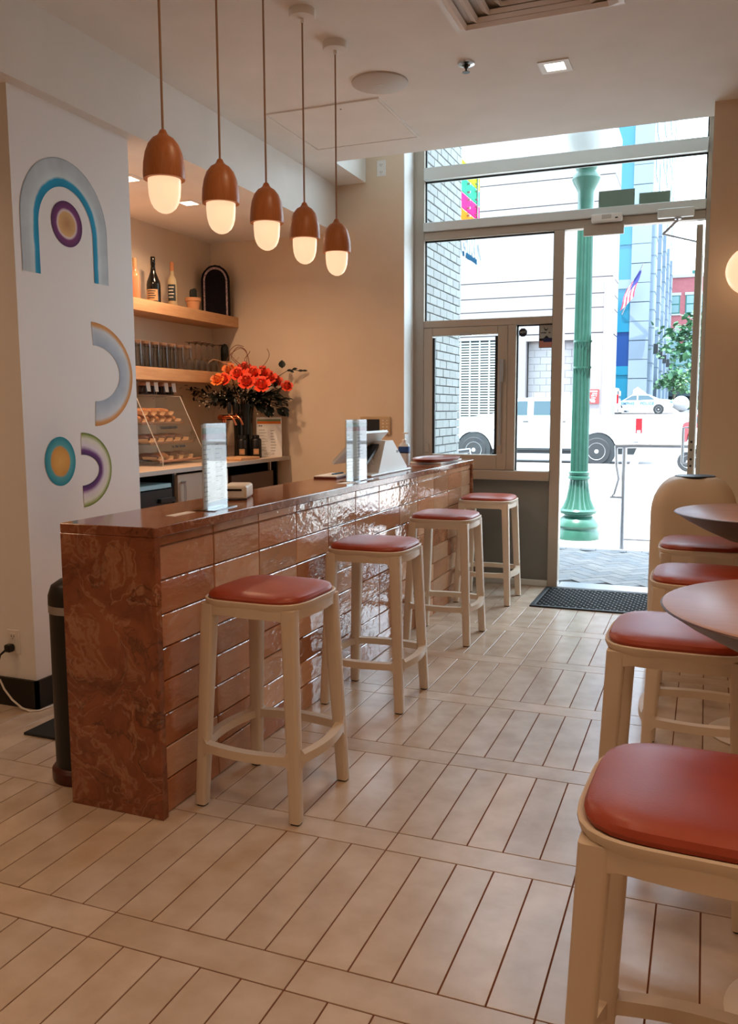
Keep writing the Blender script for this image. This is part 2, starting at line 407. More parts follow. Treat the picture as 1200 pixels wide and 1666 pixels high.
pil = struct(box('wall_pillar', (-4.02, 3.056, -0.05), (-2.9, 3.9, ZB), 'white_paint'), 'white pillar face painted with watercolour arches')
struct(box('wall_near', (XL - 0.2, YN, -0.05), (XL, 3.4, ZC + 0.7), 'beige_paint'))
struct(box('wall_rear', (XL - 0.2, YN - 0.2, -0.05), (XR + 0.2, YN, ZC + 0.7), 'beige_paint'))
struct(box('wall_right', (XR, YN, -0.05), (XR + 0.2, 6.9, ZC + 0.7), 'beige_paint'))
struct(box('wall_pier', (XP, YP, -0.05), (XR, 6.86, ZC + 0.02), 'beige_paint'))
m = MB(); m.box((XL, 3.04, 0), (-2.886, 3.057, 0.137)); m.box((-2.9, 3.04, 0), (-2.886, 3.9, 0.137))
struct(m.build('baseboard_left', 'black_baseboard'))

# watercolour shapes painted on the pillar (flat paint, a film on the wall)
WH = (238, 238, 238)
ramp_attr('paint_arch', [(0.0, (0, 140, 186)), (0.25, (6, 160, 205)), (0.34, (214, 230, 236)), (0.6, (196, 210, 218)), (0.95, (188, 202, 211)), (1.0, (138, 156, 170))])
ramp_attr('paint_moon', [(0.0, (166, 180, 198)), (0.45, (190, 202, 214)), (0.72, (212, 218, 224)), (0.86, (214, 160, 98)), (1.0, (206, 134, 60))])
ramp_attr('paint_melon', [(0.0, (60, 20, 80)), (0.22, (110, 52, 128)), (0.42, (226, 218, 228)), (0.74, (226, 226, 210)), (0.92, (142, 158, 66)), (1.0, (84, 104, 40))])
ramp_attr('paint_violet_dot', [(0.0, (196, 140, 84)), (0.52, (222, 178, 120)), (0.6, (230, 214, 214)), (0.7, (124, 40, 112)), (1.0, (82, 24, 84))])
ramp_attr('paint_teal_dot', [(0.0, (236, 186, 90)), (0.58, (226, 160, 66)), (0.66, (90, 176, 182)), (1.0, (20, 140, 158))])
def stroke(name, inner, outer, mat, label):
    """a painted band between two outlines on the pillar face (lists of (y,z))"""
    n = len(inner); K = 6; v = []; f = []; at = []
    for k in range(K + 1):
        t = k / K
        for a, b in zip(inner, outer):
            v.append((-2.8985, a[0] + (b[0] - a[0]) * t, a[1] + (b[1] - a[1]) * t)); at.append(t)
    for k in range(K):
        for i in range(n - 1): f.append((k * n + i, k * n + i + 1, (k + 1) * n + i + 1, (k + 1) * n + i))
    me = bpy.data.meshes.new(name); me.from_pydata(v, [], f); A = me.attributes.new('across', 'FLOAT', 'POINT'); A.data.foreach_set('value', at)
    me.materials.append(MATS[mat]); o = ob(name, me, pil); o['label'] = label; return o
def arcpts(c, ry, rz, a0, a1, n=28): return [(c[0] + ry * math.cos(a0 + (a1 - a0) * i / n), c[1] + rz * math.sin(a0 + (a1 - a0) * i / n)) for i in range(n + 1)]
inn = [(3.588, 2.046)] + arcpts((3.400, 2.262), 0.188, 0.205, 0, PI) + [(3.212, 2.038)]
out = [(3.697, 2.046)] + arcpts((3.398, 2.292), 0.299, 0.305, 0, PI) + [(3.099, 2.038)]
stroke('painted_arch', inn, out, 'paint_arch', 'grey-blue painted arch with a bright blue inner edge')
def dot(name, c, ry, rz, mat, label):
    stroke(name, [c] * 41, arcpts(c, ry, rz, 0, 2 * PI, 40), mat, label)
dot('painted_dot', (3.404, 2.298), 0.108, 0.107, 'paint_violet_dot', 'violet painted dot with a tan centre under the arch')
dot('painted_dot', (3.285, 1.163), 0.106, 0.119, 'paint_teal_dot', 'teal painted dot with a yellow centre')
stroke('painted_half_ring', arcpts((3.56, 1.595), 0.200, 0.141, -PI / 2, PI / 2), arcpts((3.55, 1.590), 0.318, 0.262, -PI / 2, PI / 2), 'paint_moon', 'grey-blue painted half ring with an orange outer edge')
stroke('painted_half_ring', arcpts((3.435, 1.110), 0.130, 0.078, -PI / 2, PI / 2), arcpts((3.440, 1.110), 0.224, 0.188, -PI / 2, PI / 2), 'paint_melon', 'painted half ring, purple inside and green outside')
# ------------------------------------------------------------------ storefront: window_1, door_1
w1 = struct(empty('window_1'))
D0, D1 = 6.72, 6.80
def fr(name, x0, x1, z0, z1, mat='window_frame', y0=D0, y1=D1, par=None): return box(name, (x0, y0, z0), (x1, y1, z1), mat, par or w1, 0.004)
fr('jamb', -2.262, -2.165, 0, 3.80)
fr('jamb', -0.06, -0.02, 0, 3.80)
fr('transom_beam', -2.165, -0.06, 3.218, 3.312, 'window_frame_bright', 6.70, 6.82)
fr('transom_beam', -2.165, -0.06, 2.820, 2.888, 'window_frame_bright', 6.69, 6.82)
fr('head_rail', -2.165, -0.06, 2.755, 2.818)
fr('head_rail', -2.165, -0.06, 3.74, 3.80, 'window_frame_bright')
fr('mullion', -1.128, -1.048, 0, 2.755, 'window_frame', 6.71, 6.81)
fr('middle_rail', -2.165, -1.128, 2.064, 2.122)
fr('mullion', -1.475, -1.408, 0.925, 2.064)
fr('sill_rail', -2.165, -1.128, 0.848, 0.922, 'window_frame', 6.69, 6.82)
fr('lower_panel', -2.2, -1.128, 0.05, 0.848, 'grey_panel', 6.745, 6.79)
fr('bottom_rail', -2.2, -1.128, 0.0, 0.05, 'window_frame_bright', 6.73, 6.80)
fr('threshold', -1.048, -0.06, -0.003, 0.014, 'brushed_metal', 6.70, 6.92)
def pane(x0, x1, z0, z1, y=6.765): 
    box('seal', (x0 - 0.001, y - 0.008, z0 - 0.004), (x0 + 0.010, y + 0.008, z1 + 0.004), 'frame_seal', w1); box('seal', (x1 - 0.010, y - 0.008, z0 - 0.004), (x1 + 0.001, y + 0.008, z1 + 0.004), 'frame_seal', w1)
    box('seal', (x0, y - 0.008, z1 - 0.010), (x1, y + 0.008, z1 + 0.001), 'frame_seal', w1)
    return box('pane', (x0, y - 0.003, z0), (x1, y + 0.003, z1), 'window_glass', w1)
pane(-2.165, -0.06, 3.312, 3.74); pane(-2.165, -0.06, 2.888, 3.218); pane(-2.165, -1.128, 2.122, 2.755); pane(-1.408, -1.128, 0.922, 2.064)
# operable sash beside the bar
sash = empty('sash'); sash.parent = w1
for a, b in (((-2.165, 6.715, 0.925), (-2.09, 6.79, 2.062)), ((-1.552, 6.715, 0.925), (-1.475, 6.79, 2.062)), ((-2.09, 6.715, 2.0), (-1.552, 6.79, 2.062)), ((-2.09, 6.715, 0.925), (-1.552, 6.79, 1.046))):
    box('sash_rail', a, b, 'window_frame', sash, 0.004)
box('pane', (-2.09, 6.752, 1.046), (-1.552, 6.758, 2.0), 'window_glass', sash)
for x in (-2.082, -1.564): box('seal', (x - 0.010, 6.722, 1.05), (x + 0.010, 6.75, 1.985), 'frame_seal', sash)
box('latch_bar', (-1.535, 6.695, 1.12), (-1.518, 6.716, 1.80), 'brushed_metal', sash, 0.003)
box('latch_handle', (-1.520, 6.68, 1.62), (-1.500, 6.716, 1.80), 'brushed_metal', sash, 0.004)
box('catch', (-1.86, 6.70, 1.995), (-1.76, 6.716, 2.01), 'brushed_metal', sash, 0.002)
for x in (-2.135, -1.53): box('hinge', (x - 0.018, 6.70, 1.06), (x + 0.018, 6.716, 1.13), 'window_frame', sash, 0.003)
# stickers on the sidelight
oc = [( -1.363 + 0.034 * math.cos(PI / 8 + k * PI / 4), 2.006 + 0.034 * math.sin(PI / 8 + k * PI / 4)) for k in range(8)]
pm('sticker_navy', (18, 32, 52), 0.4); pm('sticker_grey', (168, 172, 168), 0.5); pm('sticker_black', (16, 18, 24), 0.5); pm('sticker_blue', (20, 34, 84), 0.5); pm('sticker_salmon', (186, 128, 116), 0.5); pm('sticker_pale', (196, 212, 214), 0.5)
sk = tag(MB().prism(oc, 'y', 6.7595, 6.7615).build('octagon_sticker', 'sticker_navy'), 'dark octagonal alarm sticker on the narrow window', 'sticker')
text('sticker_lettering', 'ADT', 0.024, (-1.363, 6.7590, 2.000), (1, 0, 0), (0, 0, 1), 'sticker_pale', sk, align='CENTER')
st = tag(box('window_poster', (-1.236, 6.7590, 1.882), (-1.131, 6.7615, 2.062), 'sticker_black'), 'small poster with a bird emblem on the narrow window', 'poster')
box('poster_sky', (-1.231, 6.7583, 1.955), (-1.135, 6.7591, 2.056), 'sticker_grey', st); box('poster_ground', (-1.232, 6.7583, 1.886), (-1.136, 6.7591, 1.936), 'sticker_salmon', st)
st.location = (0, -0.0045, 0)
MB().prism([(-1.20, 1.926), (-1.205, 1.946), (-1.18, 1.957), (-1.137, 1.957), (-1.137, 1.926)], 'y', 6.7573, 6.7584).build('poster_sea', 'sticker_blue', st)
MB().prism([(-1.20, 1.955), (-1.188, 1.968), (-1.178, 1.976), (-1.168, 1.968), (-1.158, 1.956)], 'y', 6.7573, 6.7584).build('poster_rock', 'sticker_black', st)
MB().prism([(-1.205, 2.048), (-1.190, 2.026), (-1.178, 2.022), (-1.164, 2.036), (-1.176, 2.012), (-1.192, 2.016)], 'y', 6.7573, 6.7584).build('poster_bird', 'sticker_black', st)
marks('poster_lettering', 9, 0.078, 0.011, (-1.222, 6.7580, 1.992), (1, 0, 0), (0, 0, 1), 'sticker_black', st, 2)

d1 = struct(empty('door_1', (-0.075, 6.83, 0)), 'glass door standing open against the right jamb')
for a, b in (((-0.045, 0, 0.016), (0.0, 0.06, 2.74)), ((-0.045, 0.90, 0.016), (0.0, 0.96, 2.74)), ((-0.045, 0.06, 2.66), (0.0, 0.90, 2.74)), ((-0.045, 0.06, 0.016), (0.0, 0.90, 0.26))):
    box('stile', a, b, 'window_frame', d1, 0.003)
box('pane', (-0.026, 0.06, 0.26), (-0.020, 0.90, 2.66), 'window_glass', d1)
m = MB(); m.tube([(-0.045, 0.84, 0.95), (-0.10, 0.84, 0.95), (-0.10, 0.84, 1.25), (-0.045, 0.84, 1.25)], 0.012); m.build('pull_handle', 'brushed_metal', d1)
for z in (0.98, 1.03, 1.10, 1.16): MB().lathe([(0.009, 0), (0.009, 0.006)], 10, Matrix.Translation((-0.022, 0, z)) @ Matrix.Rotation(PI / 2, 4, 'X')).build('screw', 'frame_seal', d1)
# header fittings
t = tag(empty('door_closer', (-0.26, 6.69, 2.80)), 'silver door closer with folding arm on the door header', 'closer')
box('body', (-0.125, -0.045, -0.032), (0.125, 0.0, 0.032), 'window_frame_bright', t, 0.006)
m = MB(); m.lathe([(0.024, -0.012), (0.024, 0.0)], 14, Matrix.Translation((0.015, -0.02, -0.034))); m.build('pivot', 'brushed_metal', t)
m = MB(); m.tube([(0.015, -0.02, -0.05), (-0.085, 0.04, -0.13)], 0.009); m.tube([(-0.085, 0.04, -0.13), (0.16, 0.30, -0.16)], 0.008); m.build('arm', 'brushed_metal', t)
t = tag(empty('door_sensor', (-0.738, 6.69, 2.805)), 'white motion sensor box above the open doorway', 'sensor')
box('housing', (-0.11, -0.05, -0.03), (0.11, 0.0, 0.028), 'fixture_white', t, 0.01, 2); box('lens', (-0.035, -0.052, -0.012), (0.035, -0.046, 0.02), 'fixture_grey', t, 0.003); box('switch', (0.06, -0.0515, -0.012), (0.08, -0.046, -0.004), 'frame_seal', t)
tag(box('header_plate', (-0.908, 6.69, 2.690), (-0.618, 6.712, 2.766), 'window_frame', None, 0.002), 'thin metal strike plate hanging under the motion sensor', 'plate')
pm('sign_back', (118, 140, 126), 0.35)
tag(box('window_sign', (-0.811, 6.748, 2.886), (-0.553, 6.758, 3.016), 'sign_back', None, 0.001), 'larger grey-green sign back standing on the transom beam', 'sign', 'sign backs on the transom')
tag(box('window_sign', (-0.522, 6.748, 2.886), (-0.306, 6.758, 2.978), 'sign_back', None, 0.001), 'smaller grey-green sign back standing on the transom beam', 'sign', 'sign backs on the transom')

# door mat with oblong holes
t = tag(empty('door_mat', (-1.13, 5.99, 0)), 'black perforated rubber mat inside the open doorway', 'mat')
MW, ML = 1.02, 0.70
m = MB()
for a, b in (((0, 0, 0), (MW, 0.035, 0.012)), ((0, ML - 0.035, 0), (MW, ML, 0.012)), ((0, 0.035, 0), (0.035, ML - 0.035, 0.012)), ((MW - 0.035, 0.035, 0), (MW, ML - 0.035, 0.012))): m.rbox(a, b, 0.004)
m.build('border', 'black_rubber', t)
m = MB(); nx, ny = 20, 16; sx, sy_ = (MW - 0.07) / nx, (ML - 0.07) / ny
for j in range(ny + 1): m.box((0.033, 0.035 + j * sy_ - 0.0042, 0.001), (MW - 0.033, 0.035 + j * sy_ + 0.0042, 0.011))
for j in range(ny):
    for i in range(nx + 1):
        xx = 0.035 + (i + (0.5 if j % 2 else 0)) * sx
        if xx < MW - 0.035: m.box((xx - 0.005, 0.035 + j * sy_, 0.001), (xx + 0.005, 0.035 + (j + 1) * sy_, 0.010))
o = m.build('mesh_grid', 'black_rubber', t); o['kind'] = 'stuff'
# ------------------------------------------------------------------ ceiling fittings
def downlight(x, y, z, watts, label, group, lit=True, size=0.085, spread=150):
    t = tag(empty('ceiling_downlight', (x, y, z)), label, 'downlight', group)
    m = MB(); s = size; w = 0.03
    for a, b in (((-s - w, -s - w), (s + w, -s)), ((-s - w, s), (s + w, s + w)), ((-s - w, -s), (-s, s)), ((s, -s), (s + w, s))): m.box((*a, -0.006), (*b, 0.0))
    m.build('trim_ring', 'fixture_white', t)
    box('lamp_panel', (-s, -s, -0.003), (s, s, -0.001), 'lamp_panel', t)
    l = bpy.data.lights.new('downlight_lamp', 'AREA'); l.shape = 'SQUARE'; l.size = 2 * s; l.energy = watts; l.color = (1.0, 0.64, 0.38); l.spread = math.radians(spread)
    lo = bpy.data.objects.new('downlight_lamp', l); COL.objects.link(lo); lo.parent = t; lo.location = (0, 0, -0.012)
    return t
GRP = 'square ceiling downlights'
downlight(-0.809, 4.737, ZC, LAMP_W * 0.35, 'lit square downlight beside the sprinkler in the white ceiling', GRP, size=0.05)
for k, y in enumerate((2.7, 0.9, -0.9)): downlight(-0.809, y, ZC, LAMP_W, 'square downlight in the ceiling above the entrance aisle', GRP, size=0.05)
for k, y in enumerate((2.0, 0.3, -1.5)): downlight(0.7, y, ZC, LAMP_W, 'square downlight in the ceiling above the round tables', GRP, size=0.05)
for y in (4.534, 5.198): downlight(-3.375, y, ZB, RECESS_W, 'square downlight in the low soffit over the back counter', GRP, size=0.05)
for x, y in ((-3.6, 1.9), (-3.6, 0.0), (-3.6, -1.6)): downlight(x, y, ZB, LEFT_W, 'square downlight in the low soffit beside the painted pillar', GRP, size=0.05)

t = tag(empty('ceiling_vent', (-0.792, 3.76, ZC)), 'square stepped air diffuser in the white ceiling', 'vent')
for k in range(5):
    s0 = 0.37 - k * 0.072; m = MB(); s1 = s0 - 0.045; zo = -0.004 - 0.006 * k
    lo = [(-s0, -s0, 0), (s0, -s0, 0), (s0, s0, 0), (-s0, s0, 0)]; li = [(-s1, -s1, -0.028 + zo), (s1, -s1, -0.028 + zo), (s1, s1, -0.028 + zo), (-s1, s1, -0.028 + zo)]
    l2 = [(x * 0.97, y * 0.97, z + 0.02) for x, y, z in li]
    m.loft([lo, li, l2], smooth=False, cap=False); m.build('louver_ring', 'vent_metal', t)
box('backing', (-0.36, -0.36, -0.004), (0.36, 0.36, -0.001), 'fixture_grey', t)
m = MB()
for a, b in (((-0.385, -0.385), (0.385, -0.36)), ((-0.385, 0.36), (0.385, 0.385)), ((-0.385, -0.36), (-0.36, 0.36)), ((0.36, -0.36), (0.385, 0.36))): m.box((*a, -0.008), (*b, 0))
m.build('frame', 'fixture_white', t)
t = tag(empty('ceiling_speaker', (-1.74, 4.60, ZC)), 'round flat speaker cover in the ceiling', 'speaker')
MB().lathe([(0.155, 0), (0.155, -0.008), (0.148, -0.012), (0.0, -0.013)], 40).build('cover', 'fixture_grey', t); box('badge', (-0.02, -0.003, -0.0145), (0.02, 0.003, -0.0128), 'fixture_white', t)
t = tag(empty('access_hatch', (-2.2, 5.19, ZC)), 'square flush access hatch in the white ceiling', 'hatch')
box('panel', (-0.355, -0.36, -0.006), (0.355, 0.36, 0.0), 'ceiling_paint', t)
m = MB()
for a, b in (((-0.375, -0.38), (0.375, -0.366)), ((-0.375, 0.366), (0.375, 0.38)), ((-0.375, -0.366), (-0.361, 0.366)), ((0.361, -0.366), (0.375, 0.366))): m.box((*a, -0.008), (*b, 0))
m.build('frame', 'fixture_white', t); MB().lathe([(0.005, 0), (0.005, -0.008)], 8, Matrix.Translation((0.1, -0.3, 0))).build('lock', 'frame_seal', t)
t = tag(empty('sprinkler', (-1.232, 4.523, ZC)), 'chrome fire sprinkler head in the ceiling', 'sprinkler')
MB().lathe([(0.045, 0), (0.043, -0.010), (0.022, -0.014), (0.02, -0.006)], 20).build('escutcheon', 'chrome', t)
MB().lathe([(0.012, -0.004), (0.012, -0.025), (0.005, -0.03), (0.005, -0.045), (0.02, -0.047), (0.02, -0.049)], 14).build('head', 'black_plastic', t)

# pendants
def pendant(y, label):
    t = tag(empty('pendant_lamp', (-1.766, y, 0)), label, 'pendant lamp', 'row of acorn pendant lamps over the bar')
    zb = 2.08
    MB().lathe([(0.0665, zb + 0.112), (0.0705, zb + 0.112), (0.0715, zb + 0.13), (0.0695, zb + 0.165), (0.063, zb + 0.20), (0.052, zb + 0.228), (0.036, zb + 0.248), (0.022, zb + 0.256), (0.015, zb + 0.264), (0.011, zb + 0.274), (0.0045, zb + 0.279)], 36).build('wood_shade', 'pendant_wood', t)
    MB().lathe([(1e-6, zb), (0.012, zb + 0.001), (0.025, zb + 0.007), (0.038, zb + 0.018), (0.047, zb + 0.034), (0.053, zb + 0.056), (0.0555, zb + 0.085), (0.056, zb + 0.125)], 32).build('glass_bulb', 'lamp_glass', t)
    MB().tube([(0, 0, zb + 0.276), (0, 0, 2.7), (0, 0, ZC - 0.04)], 0.0042, 8).build('cord', 'lamp_cord', t)
    MB().lathe([(0.008, ZC - 0.055), (0.008, ZC - 0.036), (0.058, ZC - 0.034), (0.06, ZC - 0.03), (0.06, ZC - 0.0)], 32).build('ceiling_rose', 'fixture_white', t)
    return t
PN = ['pendant lamp with acorn wood shade, at the painted pillar end of the row', 'second pendant lamp of the row from the painted pillar', 'middle pendant lamp of the row of five over the bar', 'fourth pendant lamp of the row from the painted pillar', 'pendant lamp with acorn wood shade, at the storefront end of the row']
for k in range(5): pendant(2.572 + 0.369 * k, PN[k])
# globe lamp on the pier
t = tag(empty('globe_sconce', (0.207, YP, 2.187)), 'warm glowing globe wall lamp on the beige pier', 'wall lamp')
MB().lathe([(0.07, 0), (0.07, 0.02), (0.03, 0.03), (0.02, 0.06)], 24, Matrix.Rotation(PI / 2, 4, 'X')).build('wall_plate', 'pendant_wood', t)
MB().ball((0, -0.18, 0), 0.138, 32, 18).build('globe', 'lamp_glass', t)

def outlet(name, M, label, par=None):
    t = tag(empty(name), label, 'outlet'); t.matrix_world = M
    box('cover_plate', (-0.038, -0.006, -0.06), (0.038, 0, 0.06), 'fixture_white', t, 0.003)
    for z in (-0.028, 0.028):
        box('receptacle', (-0.018, -0.0085, z - 0.016), (0.018, -0.005, z + 0.016), 'fixture_white', t, 0.004)
        m = MB(); m.box((-0.009, -0.0092, z - 0.005), (-0.006, -0.008, z + 0.006)); m.box((0.006, -0.0092, z - 0.005), (0.009, -0.008, z + 0.006)); m.box((-0.002, -0.0092, z - 0.012), (0.002, -0.008, z - 0.008)); m.build('slots', 'frame_seal', t)
    return t
outlet('wall_outlet', Matrix.Translation((-2.447, YE, 3.288)), 'white power outlet high on the wall beside the storefront')
outlet('wall_outlet', Matrix.Translation((-3.025, 3.057, 0.315)), 'white power outlet low on the tan wall, cable plugged in')
t = tag(empty('power_cable', (-3.03, 3.04, 0.29)), 'white power cable with black plug trailing to the floor', 'cable')
box('plug', (-0.018, -0.03, -0.018), (0.018, 0.008, 0.018), 'black_plastic', t, 0.006)
m = MB(); m.tube([(-0.0, -0.025, -0.0), (-0.03, -0.04, -0.03), (-0.04, -0.05, -0.09), (-0.02, -0.06, -0.14)], [0.006, 0.005, 0.004, 0.004]); m.build('strain_relief', 'black_plastic', t)
m = MB(); P = [(-0.02, -0.06, -0.14), (-0.005, -0.05, -0.19), (0.03, -0.04, -0.24), (0.08, -0.035, -0.275), (0.13, -0.035, -0.2855), (0.165, -0.01, -0.2855), (0.172, 0.05, -0.2855), (0.172, 0.20, -0.2855), (0.174, 0.45, -0.2855)]
m.tube(P, 0.0045); m.build('cord', 'fixture_white', t)
pm('keypad_beige', (196, 168, 132), 0.5)
t = tag(empty('intercom_panel', (-2.50, YE, 1.282)), 'beige wall panel with dark screen and keypad beside the storefront', 'control panel')
box('housing', (-0.131, -0.022, -0.073), (0.131, 0, 0.073), 'keypad_beige', t, 0.005); box('screen', (-0.115, -0.0235, -0.05), (0.04, -0.021, 0.05), 'black_plastic', t)
for i in range(2):
    for j in range(4): box('button', (0.062 + i * 0.034, -0.0255, 0.034 - j * 0.026), (0.078 + i * 0.034, -0.021, 0.046 - j * 0.026), 'table_metal', t, 0.002)
# ------------------------------------------------------------------ the bar
BX, BL, BY0, BY1, BT = -1.682, -2.072, 2.328, 6.50, 1.018
bar = tag(empty('bar_counter', ((BX + BL) / 2, BY0, 0)), 'long bar clad in glazed tan tiles with brown marble waterfall top', 'bar')
ox, oy = (BX + BL) / 2, BY0
def bbox(name, a, b, mat, w=0.0): return box(name, (a[0] - ox, a[1] - oy, a[2]), (b[0] - ox, b[1] - oy, b[2]), mat, bar, w)
bbox('marble_top', (BL, BY0, BT - 0.034), (BX, BY1, BT), 'brown_marble', 0.0025)
bbox('marble_end', (BL, BY0, 0.0), (BX, BY0 + 0.032, BT - 0.034), 'brown_marble', 0.0015)
bbox('marble_end', (BL, BY1 - 0.032, 0.0), (BX, BY1, BT - 0.034), 'brown_marble', 0.0015)
bbox('core', (BL + 0.01, BY0 + 0.032, 0.0), (BX - 0.030, BY1 - 0.032, BT - 0.034), 'bar_grout')
gy = [BY0 + 0.032] + [2.724 + 0.349 * k for k in range(11)] + [BY1 - 0.032]
gz = [0.0] + [0.946 - 0.1178 * k for k in range(7, -1, -1)] + [BT - 0.034]
cache = {}
for a, b in zip(gy[:-1], gy[1:]):
    for c, d in zip(gz[:-1], gz[1:]):
        w, h = round(b - a - 0.004, 4), round(d - c - 0.004, 4)
        if (w, h) not in cache:
            m = MB(); m.rbox((-0.012, -w / 2, -h / 2), (0, w / 2, h / 2), 0.003, 1)
            me = bpy.data.meshes.new('tile'); me.from_pydata(m.v, [], m.f); me.materials.append(MATS['bar_tile']); cache[(w, h)] = me
        o = ob('tile', cache[(w, h)], bar, (BX - 0.019 - ox + random.uniform(-0.0008, 0.0008), (a + b) / 2 - oy, (c + d) / 2))
        o.rotation_euler = (0, random.uniform(-0.006, 0.006), random.uniform(-0.005, 0.005))

# ------------------------------------------------------------------ stools
def make_stool():
    t = empty('bar_stool')
    tb, tt, zt = 0.190, 0.158, 0.735      # leg centre offset at floor and under the seat
    for sx, sy in ((-1, -1), (1, -1), (1, 1), (-1, 1)):
        L = []
        for k in range(9):
            z = 0.006 + (zt - 0.006) * k / 8; u = z / zt
            cc = tb + (tt - tb) * u; h = 0.0205 + 0.0045 * u
            L.append(rsq(h, h, 0.009, z, 3, sx * cc, sy * cc))
        lg = MB().loft(L).build('leg', 'stool_plastic', t)
        MB().loft([rsq(0.017, 0.017, 0.008, 0.0, 3, sx * tb, sy * tb), rsq(0.018, 0.018, 0.008, 0.008, 3, sx * tb, sy * tb)]).build('foot_pad', 'black_rubber', lg)
    # apron and footrest rails between the legs, with rounded inner corners
    def rail(z0, z1, off, half, thick, fil, bulge, name, i):
        n = 20; top = []; bot = []
        pts = []
        for k in range(n + 1):
            s_ = -half + 2 * half * k / n
            e = half - abs(s_); f_ = fil - math.sqrt(max(0, fil * fil - (fil - min(e, fil)) ** 2)) if e < fil else 0
            bu = bulge * math.cos(PI * s_ / (2 * half + 0.02))
            pts.append((s_, f_, bu))
        loops = []
        for s_, f_, bu in pts:
            up = f_ if name == 'footrest_rail' else 0
            o_ = off + bu
            loops.append([(s_, o_ - thick / 2, z0 - f_), (s_, o_ + thick / 2, z0 - f_), (s_, o_ + thick / 2, z1 + up), (s_, o_ - thick / 2, z1 + up)])
        return MB().loft(loops, Matrix.Rotation(i * PI / 2, 4, 'Z'), smooth=False).build(name, 'stool_plastic', t)
    for i in range(4):
        rail(0.700, zt, tt + 0.004, tt - 0.005, 0.030, 0.035, 0.018, 'apron', i)
        uo = tb + (tt - tb) * 0.22 / zt
        rail(0.205, 0.236, uo + 0.004, uo - 0.008, 0.034, 0.022, 0.027, 'footrest_rail', i)
    # seat shell: rounded square tray with a raised lip
    def sup(h, z, e=4.2, n=48):
        out = []
        for k in range(n):
            a = 2 * PI * k / n; c, s_ = math.cos(a), math.sin(a)
            r = h / ((abs(c) ** e + abs(s_) ** e) ** (1 / e)); out.append((r * c, r * s_, z))
        return out
    MB().loft([sup(0.186, 0.722), sup(0.196, 0.736), sup(0.2, 0.748), sup(0.2, 0.753), sup(0.196, 0.756), sup(0.186, 0.750)]).build('seat_shell', 'stool_plastic', t)
    MB().loft([sup(0.180, 0.748), sup(0.188, 0.754), sup(0.190, 0.762), sup(0.185, 0.772), sup(0.170, 0.779), sup(0.14, 0.783, 3.6), sup(0.09, 0.785, 3), sup(0.03, 0.786, 2)]).build('seat_cushion', 'seat_leather', t)
    return t
S0 = make_stool()
spots = [(-1.432, 2.672, -0.03, 'white bar stool with orange-brown leather seat, at the marble end of the bar'),
         (-1.466, 3.800, 0.0, 'white bar stool, second from the marble end of the bar'),
         (-1.468, 5.012, 0.0, 'white bar stool, third from the marble end of the bar'),
         (-1.470, 6.140, 0.0, 'white bar stool at the end of the bar beside the grey storefront panel'),
         (0.03, 1.452, -0.04, 'large-looking white bar stool with worn red-brown seat, before the first round table'),
         (-0.045, 2.560, -0.03, 'white bar stool tucked under the far side of the first round table'),
         (0.020, 3.490, 0.0, 'white bar stool between the two round tables, before the second one'),
         (0.010, 4.320, 0.0, 'white bar stool on the far side of the second round table, before the cream bin')]
for k, (x, y, r, lb) in enumerate(spots):
    o = S0 if k == 0 else dup(S0)
    o.location = (x, y, 0); o.rotation_euler = (0, 0, r); tag(o, lb, 'stool', 'bar stools along the bar' if k < 4 else 'bar stools at the round tables')

# ------------------------------------------------------------------ round tables
def table(x, y, label):
    t = tag(empty('round_table', (x, y, 0)), label, 'table', 'round high tables'); R = 0.368; z = 0.97
    MB().lathe([(R - 0.004, z - 0.003), (R - 0.012, z), (1e-6, z)], 72).build('table_top', 'table_wood', t)
    MB().lathe([(0.07, z - 0.135), (0.15, z - 0.118), (0.24, z - 0.078), (0.32, z - 0.036), (R - 0.006, z - 0.009), (R, z - 0.006), (R - 0.004, z - 0.003)], 72).build('bowl_underside', 'table_edge', t)
    MB().lathe([(0.06, z - 0.134), (0.035, z - 0.16), (0.032, 0.06), (0.05, 0.03)], 28).build('pedestal', 'table_metal', t)
    MB().lathe([(0.19, 0.0), (0.195, 0.008), (0.185, 0.016), (0.06, 0.034), (0.03, 0.05)], 48).build('base', 'table_metal', t)
    return t
table(0.287, 2.03, 'round dark-edged wooden table beside the worn red-brown stool')
table(0.253, 3.90, 'round dark-edged wooden table beside the cream bin')

# cream bin before the pier
pm('bin_cream', (216, 196, 168), 0.4)
t = tag(empty('waste_bin', (-0.045, 5.02, 0)), 'tall cream dome-top waste bin before the beige pier', 'bin')
h = 0.222
def rr(k, z): return rsq(k, k * 0.85, min(0.10, k * 0.5), z, 6)
MB().loft([rr(0.215, 0.0), rr(h, 0.01), rr(h, 0.84), rr(h - 0.004, 0.885), rr(h - 0.015, 0.93), rr(h - 0.034, 0.968), rr(h - 0.058, 0.998), rr(h - 0.088, 1.022), rr(h - 0.118, 1.034)]).build('body', 'bin_cream', t)
MB().lathe([(0.105, 1.026), (0.108, 1.034), (0.104, 1.039), (0.085, 1.035), (0.08, 1.0355), (1e-6, 1.0355)], 36).build('opening_ring', 'black_plastic', t)
